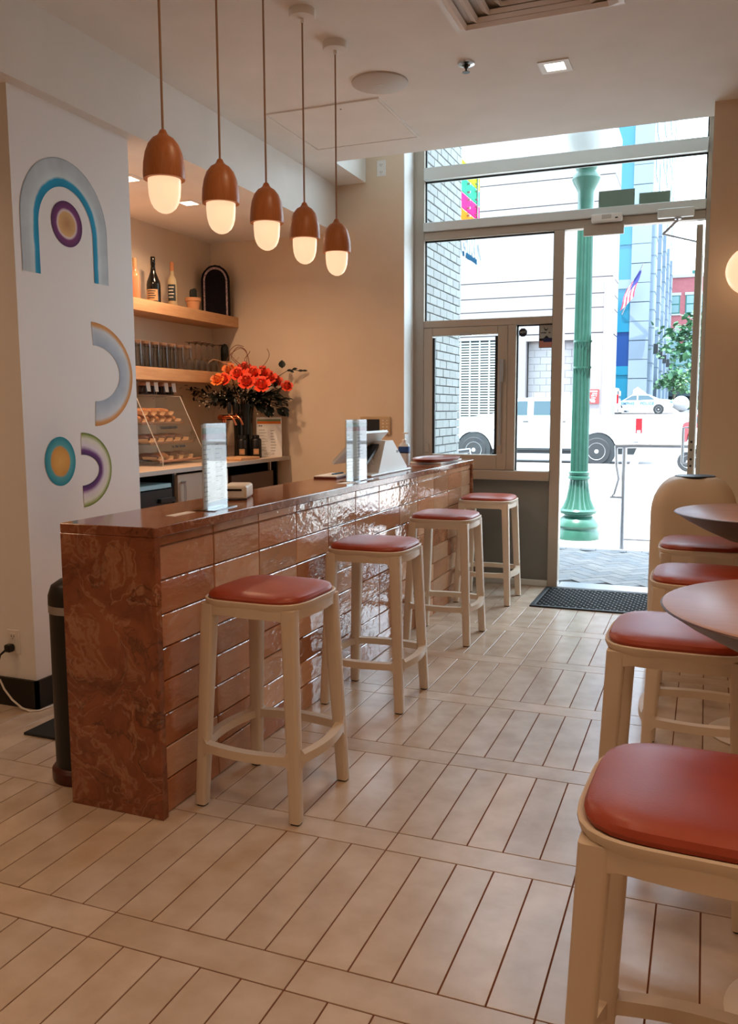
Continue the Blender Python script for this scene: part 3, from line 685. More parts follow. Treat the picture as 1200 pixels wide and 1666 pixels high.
# black step bin behind the bar's marble end
t = tag(empty('pedal_bin', (-2.192, 2.535, 0)), 'slim black pedal bin tucked behind the marble end of the bar', 'bin')
MB().lathe([(0.112, 0.0), (0.116, 0.01), (0.116, 0.045), (0.108, 0.055), (0.100, 0.06)], 32).build('base_ring', 'table_edge', t)
MB().lathe([(0.100, 0.055), (0.100, 0.655)], 32).build('body', 'black_plastic', t)
MB().lathe([(0.103, 0.655), (0.103, 0.685)], 32).build('band', 'brushed_metal', t)
MB().lathe([(0.103, 0.685), (0.102, 0.72), (0.09, 0.755), (0.06, 0.775), (1e-6, 0.78)], 32).build('lid', 'black_plastic', t)
tag(box('floor_mat', (-2.72, 2.772, 0.0), (-2.24, 2.985, 0.012), 'black_rubber', None, 0.003), 'small black rubber mat on the floor by the pillar', 'mat')

# ------------------------------------------------------------------ things on the bar
pm('paper', (236, 234, 230), 0.7); pm('print_grey', (150, 150, 150), 0.7); pm('print_red', (190, 96, 80), 0.7); pm('print_green', (128, 150, 110), 0.7); pm('print_orange', (226, 120, 40), 0.7); pm('print_dark', (50, 46, 44), 0.7)
def sign_holder(x, y, rz, w, h, label):
    t = tag(empty('sign_holder', (x, y, BT), rz), label, 'sign holder', 'acrylic sign holders on the bar')
    # local: faces -y, width along x
    box('base', (-w / 2, -0.045, 0), (w / 2, 0.045, 0.004), 'clear_acrylic', t)
    box('front_sheet', (-w / 2, -0.004, 0.004), (w / 2, -0.0015, h), 'clear_acrylic', t); box('rear_sheet', (-w / 2, 0.0015, 0.004), (w / 2, 0.004, h), 'clear_acrylic', t)
    c = box('menu_card', (-w / 2 + 0.002, -0.001, 0.006), (w / 2 - 0.002, 0.001, h - 0.004), 'paper', t)
    m = MB(); m.box((-w / 2 + 0.003, -0.0014, h - 0.040), (w / 2 - 0.003, -0.001, h - 0.018)); m.build('print_band', 'print_green', c)
    m = MB(); m.box((-w / 2 + 0.003, -0.0014, h - 0.062), (w / 2 - 0.003, -0.001, h - 0.040)); m.build('print_band', 'print_red', c)
    m = MB(); random.seed(int(h * 1000) + int(y * 10))
    for k in range(13):
        z = h - 0.085 - k * 0.018
        for x0 in (-w / 2 + 0.01, 0.008): m.box((x0, -0.0014, z), (x0 + random.uniform(0.3, 0.75) * (w / 2 - 0.02), -0.001, z + 0.0045))
    m.build('print_lines', 'print_grey', c)
    return t
sign_holder(-1.795, 2.895, math.radians(95), 0.205, 0.336, 'clear acrylic menu stand on the bar, toward the marble end')
sign_holder(-1.793, 4.36, math.radians(88), 0.27, 0.335, 'clear acrylic menu stand on the bar, beside the payment terminal')
# receipt printer
t = tag(empty('receipt_printer', (-1.93, 3.30, BT), math.radians(20)), 'small cream receipt printer on the bar', 'printer')
box('body', (-0.055, -0.09, 0.0), (0.055, 0.09, 0.062), 'table_metal', t, 0.014, 3, True); box('front_face', (-0.045, -0.0925, 0.006), (0.045, -0.085, 0.056), 'fixture_white', t, 0.003); box('paper_slot', (-0.030, -0.094, 0.038), (0.034, -0.090, 0.047), 'black_plastic', t)
m = MB(); m.tube([(-0.05, 0.0, 0.012), (-0.09, -0.04, 0.006), (-0.11, -0.10, 0.005), (-0.05, -0.15, 0.005), (0.02, -0.14, 0.005), (0.06, -0.12, 0.005)], 0.004); m.build('cable', 'black_plastic', t)
# tablet payment terminal: wedge stands with tilted screens
t = tag(empty('payment_terminal', (-1.90, 4.84, BT)), 'white tablet payment terminal on an angled stand on the bar', 'terminal')
pm('terminal_white', (226, 226, 224), 0.3); pm('screen_grey', (150, 150, 150), 0.15)
box('base_plate', (-0.02, -0.26, 0.0), (0.11, 0.06, 0.013), 'terminal_white', t, 0.004)
def tp(name, poly, axis, a, b, mat): return MB().prism([(p[0] - (-1.90 if axis == 'y' else 4.84), p[1] - BT) for p in poly], axis, a - (4.84 if axis == 'y' else -1.90), b - (4.84 if axis == 'y' else -1.90)).build(name, mat, t)
tb = tp('tablet', [(-1.84, 1.282), (-2.02, 1.102), (-2.010, 1.090), (-1.828, 1.270)], 'y', 4.53, 4.97, 'terminal_white')
tp('tablet_screen', [(-1.846, 1.280), (-2.016, 1.110), (-2.020, 1.112), (-1.850, 1.282)], 'y', 4.55, 4.95, 'screen_grey')
m = MB(); P = [(-1.935, 1.175), (-1.915, 1.150), (-1.885, 1.110), (-1.862, 1.07), (-1.852, 1.03)]
m.loft([[(x - 0.012 + 1.90, -0.05, z - BT), (x + 0.012 + 1.90, -0.05, z - BT), (x + 0.012 + 1.90, 0.03, z - BT), (x - 0.012 + 1.90, 0.03, z - BT)] for x, z in P], smooth=False); m.build('stand_neck', 'terminal_white', t)
box('customer_base', (-0.08, 0.06, 0.0), (0.11, 0.46, 0.012), 'terminal_white', t, 0.004)
tp('wedge_stand', [(4.76, 1.030), (5.26, 1.030), (5.29, 1.036), (5.01, 1.218), (4.88, 1.218)], 'x', -1.97, -1.815, 'terminal_white')
tp('customer_screen', [(5.276, 1.048), (5.022, 1.212), (5.025, 1.216), (5.279, 1.052)], 'x', -1.95, -1.835, 'screen_grey')
tp('hinge_bar', [(4.66, 1.10), (4.86, 1.20), (4.87, 1.185), (4.67, 1.085)], 'x', -1.93, -1.85, 'black_plastic')
box('card_slot', (0.084, 0.24, 0.12), (0.0865, 0.275, 0.135), 'black_plastic', t)
# hand sanitiser
pm('sanitiser_blue', (34, 78, 150), 0.4); pm('sanitiser_navy', (24, 34, 74), 0.4); pm('sanitiser_gel', (208, 214, 220), 0.15)
t = tag(empty('sanitiser_bottle', (-1.975, 5.69, BT)), 'pump bottle of hand sanitiser with blue label on the bar', 'bottle')
MB().loft([rsq(0.036, 0.026, 0.018, 0.0, 5), rsq(0.039, 0.028, 0.02, 0.006, 5), rsq(0.039, 0.028, 0.02, 0.130, 5), rsq(0.032, 0.023, 0.018, 0.150, 5), rsq(0.015, 0.013, 0.01, 0.160, 5)]).build('body', 'sanitiser_gel', t)
MB().loft([rsq(0.0398, 0.0288, 0.02, 0.085, 5), rsq(0.0398, 0.0288, 0.02, 0.132, 5)], cap=False).build('label_band', 'sanitiser_blue', t); MB().loft([rsq(0.0399, 0.0289, 0.02, 0.085, 5), rsq(0.0399, 0.0289, 0.02, 0.095, 5)], cap=False).build('label_edge', 'sanitiser_navy', t)
m = MB(); m.lathe([(0.016, 0.158), (0.016, 0.178), (0.010, 0.182), (0.006, 0.186), (0.006, 0.222)], 16); m.rbox((-0.012, -0.006, 0.220), (0.034, 0.006, 0.230), 0.003); m.build('pump', 'fixture_white', t)
# serving board, papers, notebook
pm('board_wood', (150, 70, 36), 0.35, col2=(128, 54, 28), scale=6)
t = tag(empty('serving_tray', (-1.87, 6.12, BT)), 'oval red-brown wooden serving tray at the storefront end of the bar', 'tray')
def el(a, b, z): return [(a * math.cos(2 * PI * k / 40), b * math.sin(2 * PI * k / 40), z) for k in range(40)]
MB().loft([el(0.13, 0.29, 0.012), el(0.150, 0.32, 0.016), el(0.158, 0.335, 0.034), el(0.150, 0.325, 0.036), el(0.135, 0.30, 0.024), el(0.01, 0.02, 0.023)]).build('tray_body', 'board_wood', t)
box('tray_foot', (-0.13, -0.28, 0.0), (0.12, 0.28, 0.013), 'fixture_white', t, 0.003)
pm('notebook_red', (110, 44, 34), 0.5); pm('pen_blue', (90, 130, 160), 0.4)
t = tag(empty('notebook', (-2.0, 4.50, BT), 0.04), 'closed notebook with papers on the bar behind a menu stand', 'notebook')
box('cover', (-0.07, -0.12, 0), (0.07, 0.16, 0.010), 'notebook_red', t, 0.002); box('pages', (-0.068, -0.118, 0.010), (0.066, 0.15, 0.016), 'paper', t, 0.001)
tag(box('pen', (-2.0, 4.48, BT + 0.016), (-1.985, 4.63, BT + 0.024), 'pen_blue', None, 0.003), 'blue pen lying on the notebook', 'pen')
tag(box('paper_slip', (-1.80, 4.10, BT), (-1.74, 4.22, BT + 0.0015), 'paper', None), 'white paper slip on the bar before a menu stand', 'paper')
tag(box('paper_slip', (-1.84, 2.62, BT), (-1.80, 2.76, BT + 0.0015), 'paper', None), 'white paper slip on the bar toward the marble end', 'paper')
# ------------------------------------------------------------------ behind the bar
CZ, CX = 1.022, -3.28
t = tag(empty('back_worktop', (-3.65, 5.2, CZ)), 'pale stone worktop along the wall behind the bar', 'worktop')
pm('stone_pale', (206, 180, 156), 0.3); pm('stone_edge', (176, 168, 160), 0.4); pm('cabinet_grey', (176, 162, 148), 0.4, 0.2); pm('cabinet_black', (16, 14, 14), 0.35); pm('drawer_brown', (66, 38, 28), 0.4); pm('fridge_blue', (148, 190, 204), 0.35)
box('slab', (-0.37, -1.30, -0.03), (0.37, 1.30, 0), 'stone_pale', t, 0.002); box('front_edge', (0.3695, -1.298, -0.029), (0.3715, 1.298, -0.001), 'stone_edge', t); box('upstand', (-0.365, 1.28, 0), (0.31, 1.30, 0.085), 'stone_pale', t, 0.002)
def cabinet(y0, y1, label, body): 
    t = tag(empty('under_counter_cabinet', (-3.65, (y0 + y1) / 2, 0)), label, 'cabinet', 'cabinets under the back worktop'); h = (y1 - y0) / 2
    m = MB(); m.box((-0.35, -h, 0.08), (0.30, -h + 0.02, 0.992)); m.box((-0.35, h - 0.02, 0.08), (0.30, h, 0.992)); m.box((-0.35, -h, 0.08), (-0.33, h, 0.992)); m.box((-0.35, -h, 0.08), (0.30, h, 0.10)); m.build('carcass', body, t)
    box('plinth', (-0.35, -h, 0.0), (0.24, h, 0.08), 'cabinet_black', t)
    return t, h
t, h = cabinet(3.92, 4.885, 'black under-counter fridge with pale blue drawer rim', 'cabinet_black')
d = box('drawer', (0.29, -h + 0.02, 0.52), (0.325, h - 0.06, 0.90), 'cabinet_black', t, 0.003); box('drawer_rim', (0.05, -h + 0.03, 0.885), (0.325, h - 0.07, 0.925), 'fridge_blue', t, 0.004)
box('handle', (0.325, h - 0.22, 0.80), (0.345, h - 0.05, 0.83), 'cabinet_black', d, 0.003)
t, h = cabinet(4.89, 5.56, 'grey-beige cabinet with metal bar pull under the back worktop', 'cabinet_grey')
d = box('door', (0.30, -h + 0.004, 0.10), (0.322, h - 0.004, 0.972), 'cabinet_grey', t, 0.003)
m = MB(); m.tube([(0.322, -h + 0.05, 0.74), (0.35, -h + 0.05, 0.74), (0.35, -h + 0.05, 0.92), (0.322, -h + 0.05, 0.92)], 0.008); m.tube([(0.322, -h + 0.10, 0.92), (0.35, -h + 0.05, 0.92)], 0.006); m.build('handle', 'brushed_metal', d)
t, h = cabinet(5.565, 6.40, 'black cabinet with dark brown drawer front under the worktop end', 'cabinet_black')
box('drawer', (0.30, -h + 0.03, 0.48), (0.325, h - 0.13, 0.915), 'drawer_brown', t, 0.003); box('divider', (0.28, h - 0.14, 0.10), (0.30, h - 0.12, 0.985), 'cabinet_grey', t)

def shelf(z1, z0, y1, label):
    return tag(box('wall_shelf', (-4.02, 3.92, z0), (-3.757, y1, z1), 'shelf_wood', None, 0.002), label, 'shelf', 'oak shelves behind the bar')
SZ1, SZ2 = 2.198, 1.722
shelf(SZ1, 2.112, YE, 'upper oak shelf holding bottles and a geode')
shelf(SZ2, 1.630, YE, 'lower oak shelf holding drinking glasses')
pm('bottle_black', (14, 13, 12), 0.12); pm('bottle_pink', (206, 138, 104), 0.12); pm('bottle_clear', (176, 160, 128), 0.08); pm('label_tan', (176, 138, 98), 0.6); pm('label_dark', (34, 42, 46), 0.5); pm('cork', (180, 118, 76), 0.7); pm('label_white', (214, 206, 192), 0.6)
def bottle(y, x, z, h, r, mat, cap, label, lab=None, kind='wine'):
    t = tag(empty('bottle', (x, y, z)), label, 'bottle', 'bottles on the upper shelf')
    if kind == 'champ': prof = [(r * 0.9, 0), (r, 0.005), (r, h * 0.40), (r * 0.92, h * 0.47), (r * 0.66, h * 0.57), (r * 0.40, h * 0.68), (r * 0.30, h * 0.80), (r * 0.34, h * 0.84), (r * 0.34, h * 0.985), (r * 0.28, h)]
    else: prof = [(r * 0.9, 0), (r, 0.005), (r, h * 0.55), (r * 0.93, h * 0.61), (r * 0.6, h * 0.67), (r * 0.40, h * 0.70), (r * 0.38, h * 0.84)]
    MB().lathe(prof, 24).build('glass_body', mat, t)
    if cap: MB().lathe([(r * 0.42, h * 0.80), (r * 0.43, h * 0.98), (r * 0.38, h)], 18).build('cap', cap, t)
    if lab:
        n = 12; a0 = -1.25 + 0; v = []; f = []
        for zz in (lab[1], lab[2]):
            for k in range(n + 1): a = a0 - 0.9 + 1.8 * k / n; v.append(((r + 0.0008) * math.cos(a), (r + 0.0008) * math.sin(a), zz * h))
        f = [(k, k + 1, n + 2 + k, n + 1 + k) for k in range(n)]
        lb = MB().add(v, f, None, True).build('label', lab[0], t)
        if len(lab) > 3:
            for q in range(4):
                v = []; zz = lab[1] + (lab[2] - lab[1]) * (0.2 + 0.2 * q)
                for z2 in (zz, zz + 0.02):
                    for k in range(n + 1): a = a0 - 0.6 + (1.0 + 0.15 * (q % 2)) * k / n; v.append(((r + 0.0016) * math.cos(a), (r + 0.0016) * math.sin(a), z2 * h))
                MB().add(v, f, None, True).build('label_print', lab[3], lb)
    return t
bottle(5.235, -3.87, SZ1, 0.30, 0.036, 'bottle_pink', 'label_tan', 'pink rose wine bottle beside the painted pillar')
bottle(5.455, -3.87, SZ1, 0.345, 0.052, 'bottle_black', None, 'black sparkling wine bottle with tan label', ('label_tan', 0.06, 0.30, 'label_dark'), 'champ')
bottle(5.70, -3.87, SZ1, 0.345, 0.037, 'bottle_clear', 'cork', 'pale bottle with dark label and copper cap', ('label_dark', 0.14, 0.50, 'label_white'))
pm('terracotta', (206, 150, 108), 0.8); pm('cactus', (28, 34, 26), 0.7)
def pot(x, y, z, s, arms, label):
    t = tag(empty('potted_cactus', (x, y, z)), label, 'potted plant', 'small cacti on the shelves')
    MB().lathe([(0.034 * s, 0), (0.045 * s, 0.062 * s), (0.050 * s, 0.064 * s), (0.052 * s, 0.085 * s), (0.046 * s, 0.085 * s), (0.044 * s, 0.075 * s), (1e-6, 0.075 * s)], 24).build('pot', 'terracotta', t)
    for ax, ay, hh, rr_ in arms:
        MB().lathe([(rr_ * 0.9, 0.07 * s), (rr_, 0.07 * s + hh * 0.4), (rr_ * 0.95, 0.07 * s + hh * 0.8), (rr_ * 0.6, 0.07 * s + hh * 0.95), (1e-6, 0.07 * s + hh)], 18, Matrix.Translation((ax, ay, 0)), flute=(0, 3, 9, 0.12)).build('cactus_stem', 'cactus', t)
pot(-3.865, 5.975, SZ1, 1.25, [(0.0, -0.014, 0.088, 0.021), (0.005, 0.014, 0.098, 0.02), (-0.01, 0.034, 0.075, 0.015)], 'little dark cactus in terracotta pot beside the geode')
pot(-3.86, 6.43, SZ2, 1.2, [(0, 0, 0.17, 0.034)], 'tall dark column cactus in pot at the end of the glasses')
# geode
pm('geode_rind', (14, 10, 12), 0.9, spec=0.2, col2=(30, 23, 25), scale=30, bump=0.5, bscale=50); pm('geode_crystal', (8, 5, 9), 0.7, spec=0.2, bump=0.8, bscale=90, col2=(20, 11, 24), scale=40); pm('geode_edge', (196, 172, 172), 0.6, col2=(120, 98, 102), scale=60)
t = tag(empty('geode', (-3.87, 6.33, SZ1), math.radians(28)), 'tall dark arched geode with pale crystal rim on the shelf', 'geode')
def arch(w, h, y, bz=0.0, n=20): return [(-w, y, bz)] + [(-w * math.cos(PI * k / n), y, h - w * 1.15 + w * 1.15 * math.sin(PI * k / n)) for k in range(n + 1)] + [(w, y, bz)]
jit = lambda L, a: [(x + random.uniform(-a, a), y + random.uniform(-a, a), z + (random.uniform(-a, a) if z > 0.01 else 0)) for x, y, z in L]
A = [jit(arch(0.075, 0.36, 0.10), 0.003), jit(arch(0.115, 0.405, 0.05), 0.003), jit(arch(0.120, 0.415, -0.02), 0.002), jit(arch(0.112, 0.408, -0.045), 0.002)]
MB().loft(A).build('rind', 'geode_rind', t)
MB().loft([arch(0.100, 0.396, -0.044), arch(0.098, 0.392, -0.050), arch(0.086, 0.378, -0.050), arch(0.084, 0.376, -0.044)], cap=False).build('crystal_rim', 'geode_edge', t)
MB().loft([arch(0.085, 0.377, -0.046), arch(0.070, 0.36, -0.042)]).build('crystal_core', 'geode_crystal', t)
# glasses: upturned tumblers in rows, then stemware
pm('glass_rim', (120, 92, 74), 0.2, alpha=1)
gt = empty('tumbler', (-3.84, 5.11, SZ2))
MB().lathe([(0.040, 0.0), (0.0385, 0.03), (0.034, 0.12), (0.0315, 0.176), (0.031, 0.178)], 20).build('glass_wall', 'drink_glass', gt)
MB().lathe([(0.031, 0.166), (0.0318, 0.172), (0.0318, 0.186), (0.028, 0.189), (1e-6, 0.187)], 20).build('thick_base', 'glass_rim', gt)
first = True
for i, x in enumerate((-3.80, -3.885, -3.965)):
    for k in range(7):
        y = 5.14 + k * 0.107 + i * 0.012
        o = gt if first else dup(gt); first = False
        o.location = (x, y, SZ2); tag(o, ['clear tumbler turned upside down, in the front row on the lower shelf', 'clear tumbler turned upside down, in the middle row on the lower shelf', 'clear tumbler turned upside down, in the back row on the lower shelf'][i], 'glass', 'upturned tumblers on the lower shelf')
ws = empty('wine_glass', (0, 0, SZ2))
MB().lathe([(0.032, 0.0), (0.036, 0.03), (0.036, 0.06), (0.026, 0.092), (0.005, 0.112), (0.0035, 0.13), (0.0035, 0.215), (0.008, 0.224), (0.033, 0.230), (0.034, 0.233), (0.0, 0.235)], 20).build('glass_body', 'drink_glass', ws)
MB().lathe([(0.004, 0.219), (0.009, 0.226), (0.036, 0.2305), (0.036, 0.234), (1e-6, 0.236)], 20).build('foot', 'glass_rim', ws)
first = True
for i, x in enumerate((-3.82, -3.905)):
    for k in range(5):
        o = ws if first else dup(ws); first = False
        o.location = (x, 5.93 + k * 0.088 + i * 0.03, SZ2); tag(o, ['wine glass turned upside down, in the front row beside the tall cactus', 'wine glass turned upside down, in the back row beside the tall cactus'][i], 'glass', 'upturned wine glasses on the lower shelf')
# tagged jars hanging under the lower shelf
pm('jar_dark', (40, 18, 16), 0.15); pm('jar_lid', (176, 128, 100), 0.4)
jr = empty('spice_jar', (0, 0, 0))
MB().lathe([(0.034, 0.0), (0.036, 0.004), (0.036, 0.058), (0.033, 0.066)], 20).build('jar_body', 'jar_dark', jr); MB().lathe([(0.034, 0.064), (0.035, 0.068), (0.030, 0.086), (0.02, 0.094), (1e-6, 0.095)], 20).build('lid', 'jar_lid', jr)
MB().prism([(0.010, 0.088), (0.040, 0.090), (0.046, 0.020), (0.020, 0.022)], 'x', 0.030, 0.032, Matrix.Rotation(-0.6, 4, 'Z')).build('paper_tag', 'paper', jr)
jb = tag(box('jar_rack', (-3.95, 5.17, 1.5115), (-3.78, 5.66, 1.527), 'clear_acrylic', None), 'thin clear ledge carrying tagged jars on top of the pastry case', 'ledge')
for k in range(4):
    o = jr if k == 0 else dup(jr)
    o.location = (-3.855, 5.265 + k * 0.098 + (0.03 if k > 1 else 0), 1.527); tag(o, ['dark jar with paper tag beside the painted pillar', 'dark jar with paper tag, second from the painted pillar', 'dark jar with paper tag, third from the painted pillar', 'dark jar with paper tag, last of the row toward the flowers'][k], 'jar', 'tagged jars above the pastry case')

# pastry case
cs = tag(empty('pastry_case', (-3.72, 5.26, CZ)), 'clear acrylic pastry case with slanted front on the back worktop', 'display case')
PR = [(0.23, 0.0), (0.23, 0.05), (0.02, 0.49), (-0.20, 0.49), (-0.20, 0.0)]    # x,z profile (x toward the bar)
for y in (-0.30, 0.24):
    MB().prism(PR, 'y', y, y + 0.005).build('side_panel', 'clear_acrylic', cs)
    m = MB(); m.tube([(0.23, y + 0.003, 0.0), (0.23, y + 0.003, 0.05), (0.02, y + 0.003, 0.49), (-0.20, y + 0.003, 0.49)], 0.0035, 6); m.build('polished_edge', 'fixture_grey', cs)
MB().prism([(0.23, 0.05), (0.02, 0.49), (0.016, 0.488), (0.226, 0.05)], 'y', -0.295, 0.24).build('front_sheet', 'clear_acrylic', cs)
box('top_sheet', (-0.20, -0.295, 0.486), (0.02, 0.24, 0.490), 'clear_acrylic', cs)
pm('tray_tan', (190, 128, 84), 0.4)
trays = [(0.02, 0.20, 0.03), (0.17, 0.13, 0.155), (0.32, 0.06, 0.295)]
for z, xf, zz in trays:
    box('tray', (-0.19, -0.29, zz - 0.008), (xf, 0.235, zz), 'clear_acrylic', cs); m = MB(); m.box((xf - 0.004, -0.29, zz - 0.008), (xf, 0.235, zz + 0.012)); m.build('tray_lip', 'tray_tan', cs)
marks('case_lettering', 13, 0.21, 0.022, (0.134, -0.17, 0.255), (0, 1, 0), (-0.43, 0, 0.9), 'print_dark', cs, 3); marks('case_lettering', 9, 0.16, 0.020, (0.197, -0.12, 0.122), (0, 1, 0), (-0.43, 0, 0.9), 'print_dark', cs, 4)
for y, n in ((-0.10, 0), (0.05, 1)): MB().lathe([(0.004, 0), (0.004, 0.004)], 8, Matrix.Translation((0.028, y, 0.47))).build('rivet', 'print_dark', cs)
# pastries in paper
pm('pastry_gold', (226, 150, 88), 0.55, col2=(206, 120, 66), scale=20, bump=0.3, bscale=40); pm('pastry_brown', (112, 52, 32), 0.4, col2=(84, 36, 24), scale=25, bump=0.4, bscale=50); pm('wrap_paper', (232, 184, 140), 0.5, bump=0.25, bscale=25)
def pastry(x, y, z, s, kind, label, grp):
    t = tag(empty('wrapped_pastry', (x, y, z), random.uniform(-0.05, 0.05)), label, 'pastry', grp)
    random.seed(int((x + 9) * 1000 + y * 777 + z * 313))
    L = []; n = 14
    for k, (u, r) in enumerate(((-1.0, 0.45), (-0.85, 0.8), (-0.4, 1.0), (0.1, 1.05), (0.5, 0.9), (0.85, 0.6), (1.0, 0.25))):
        L.append([(u * s * 1.35, r * s * 0.62 * math.cos(2 * PI * q / n) * random.uniform(0.93, 1.06), max(0.0, s * 0.5 + r * s * 0.5 * math.sin(2 * PI * q / n) * random.uniform(0.88, 1.08))) for q in range(n)])
    MB().loft(L).build('pastry_body', kind, t)
    W = []
    for k, u in enumerate((-0.3, 0.4, 1.25)):
        W.append([(u * s * 1.35, (1.12 + 0.05 * k) * s * 0.62 * math.cos(PI + PI * q / 10), s * 0.5 + (1.0 + 0.05 * k) * s * 0.5 * math.sin(PI + PI * q / 10) + random.uniform(0, 0.006)) for q in range(11)])
    v = [p for l in W for p in l]; f = [(a * 11 + q, a * 11 + q + 1, (a + 1) * 11 + q + 1, (a + 1) * 11 + q) for a in range(2) for q in range(10)]
    v = [(x_, y_, max(0.0, z_)) for x_, y_, z_ in v]
    MB().add(v, f, None, True).build('paper_sleeve', 'wrap_paper', t)
bx_, by_ = -3.72, 5.26
for k in range(5): pastry(bx_ - 0.07 - 0.012 * (k % 2), by_ - 0.2375 + 0.105 * k, CZ + 0.295, 0.062, 'pastry_gold', 'golden pastry in paper on the top tray of the pastry case', 'pastries on the top tray')
for k in range(4): pastry(bx_ - 0.085, by_ - 0.185 + 0.105 * k, CZ + 0.350, 0.056, 'pastry_gold', 'golden pastry heaped on others on the top tray', 'pastries heaped on the top tray')
for k in range(5): pastry(bx_ - 0.01, by_ - 0.2375 + 0.105 * k, CZ + 0.155, 0.064, 'pastry_brown', 'dark brown pastry in paper on the middle tray of the pastry case', 'pastries on the middle tray')
for k in range(4): pastry(bx_ + 0.05, by_ - 0.215 + 0.125 * k, CZ + 0.03, 0.058, 'pastry_gold' if k == 1 else 'pastry_brown', 'golden pastry on the bottom tray of the pastry case' if k == 1 else 'dark brown pastry on the bottom tray of the pastry case', 'pastries on the bottom tray')

# beer tap tower
pm('copper', (206, 122, 84), 0.2, 1.0)
t = tag(empty('tap_tower', (-3.56, 5.90, CZ)), 'copper beer tap tower with black handles on the worktop', 'tap')
m = MB(); m.lathe([(0.05, 0), (0.05, 0.008), (0.018, 0.014), (0.018, 0.30)], 20); m.build('column', 'black_plastic', t)
m = MB(); m.tube([(0, -0.06, 0.33), (0, 0.12, 0.33)], 0.022, 14); m.tube([(0, 0, 0.29), (0, 0, 0.335)], 0.02, 14); m.build('cross_pipe', 'copper', t)
for y in (-0.02, 0.085):
    m = MB(); m.tube([(0.0, y, 0.33), (0.075, y, 0.335), (0.10, y, 0.315), (0.12, y, 0.27)], [0.016, 0.014, 0.010, 0.009], 12); m.tube([(0.06, y, 0.335), (0.06, y, 0.365)], 0.008, 10); m.build('spout', 'copper', t)
    MB().lathe([(0.008, 0.36), (0.015, 0.37), (0.017, 0.42), (0.013, 0.448), (1e-6, 0.45)], 14, Matrix.Translation((0.06, y, 0))).build('tap_handle', 'black_plastic', t)
tag(box('cutting_board', (-3.50, 5.70, CZ), (-3.30, 6.00, CZ + 0.022), 'shelf_wood', None, 0.004), 'small wooden board on the back worktop beside the tap', 'board')
# menu card leaning at the worktop's end
t = tag(empty('menu_sign', (-3.39, 6.33, CZ), math.radians(26)), 'framed drinks menu with orange band on the back worktop', 'menu')
c = box('card', (-0.105, -0.004, 0), (0.105, 0.004, 0.330), 'paper', t, 0.001)
box('colour_band', (-0.098, -0.0052, 0.296), (0.098, -0.004, 0.312), 'print_green', c); box('colour_band', (-0.098, -0.0052, 0.274), (0.098, -0.004, 0.296), 'print_orange', c)
marks('menu_heading', 4, 0.030, 0.011, (-0.085, -0.0045, 0.252), (1, 0, 0), (0, 0, 1), 'print_dark', c, 5); text('menu_lettering', 'WGIR', 0.034, (0.0, -0.0045, 0.012), (1, 0, 0), (0, 0, 1), 'stone_edge', c, align='CENTER')
m = MB(); random.seed(3)
for k in range(8):
    z = 0.225 - 0.024 * k; m.box((-0.085, -0.005, z), (-0.085 + random.uniform(0.04, 0.08), -0.004, z + 0.003)); m.box((-0.085, -0.005, z - 0.007), (-0.085 + random.uniform(0.03, 0.07), -0.004, z - 0.0045)); m.box((0.012, -0.005, z - 0.01), (0.012 + random.uniform(0.02, 0.05), -0.004, z - 0.005))
m.build('print_lines', 'print_grey', c)
# two dark boxes with labels, and the vase with its flowers
pm('box_black', (18, 15, 14), 0.35)
for k, (x, y) in enumerate(((-3.505, 6.075), (-3.425, 6.165))):
    t = tag(empty('candle_jar', (x, y, CZ), math.radians(30)), ['black jar with small tan label before the flower vase', 'black jar with small tan label beside the drinks menu'][k], 'jar', 'black jars by the vase')
    MB().lathe([(0.044, 0), (0.046, 0.004), (0.046, 0.145), (0.04, 0.155), (0.03, 0.16), (0.028, 0.185), (1e-6, 0.186)], 24).build('jar_body', 'box_black', t)
    box('label', (-0.022, -0.0475, 0.03), (0.022, -0.046, 0.075), 'label_tan', t); box('label_print', (-0.012, -0.0482, 0.04), (0.014, -0.0474, 0.062), 'terracotta', t)
VX, VY = -3.56, 6.20
t = tag(empty('flower_vase', (VX, VY, CZ)), 'tall dark glass vase holding a bouquet of orange roses', 'vase')
pm('vase_dark', (16, 18, 14), 0.08); pm('leaf_dark', (14, 24, 15), 0.45, rnd=0.2); pm('stem_dark', (20, 30, 18), 0.5); pm('twig', (122, 66, 44), 0.6); pm('twig_pale', (196, 148, 112), 0.6); pm('filler_white', (190, 176, 160), 0.7)
pm('rose', (250, 92, 56), 0.5, col2=(240, 70, 42), scale=18, rnd=0.08); pm('rose_orange', (250, 134, 62), 0.5, rnd=0.05)
MB().lathe([(0.078, 0.0), (0.082, 0.006), (0.078, 0.03), (0.076, 0.14), (0.084, 0.36), (0.094, 0.44), (0.090, 0.44), (0.079, 0.35), (0.070, 0.15), (0.07, 0.02), (1e-6, 0.02)], 28, flute=(3, 5, 14, 0.04)).build('vase_body', 'vase_dark', t)
def smooth(P, n=6):
    P = [Vector(p) for p in P]; Q = [P[0]] + P + [P[-1]]; out = []
    for i in range(1, len(Q) - 2):
        for k in range(n):
            u = k / n; a, b, c_, d = Q[i - 1], Q[i], Q[i + 1], Q[i + 2]
            out.append(0.5 * ((2 * b) + (c_ - a) * u + (2 * a - 5 * b + 4 * c_ - d) * u * u + (3 * b - a - 3 * c_ + d) * u ** 3))
    return out + [P[-1]]
STEMS = [0]
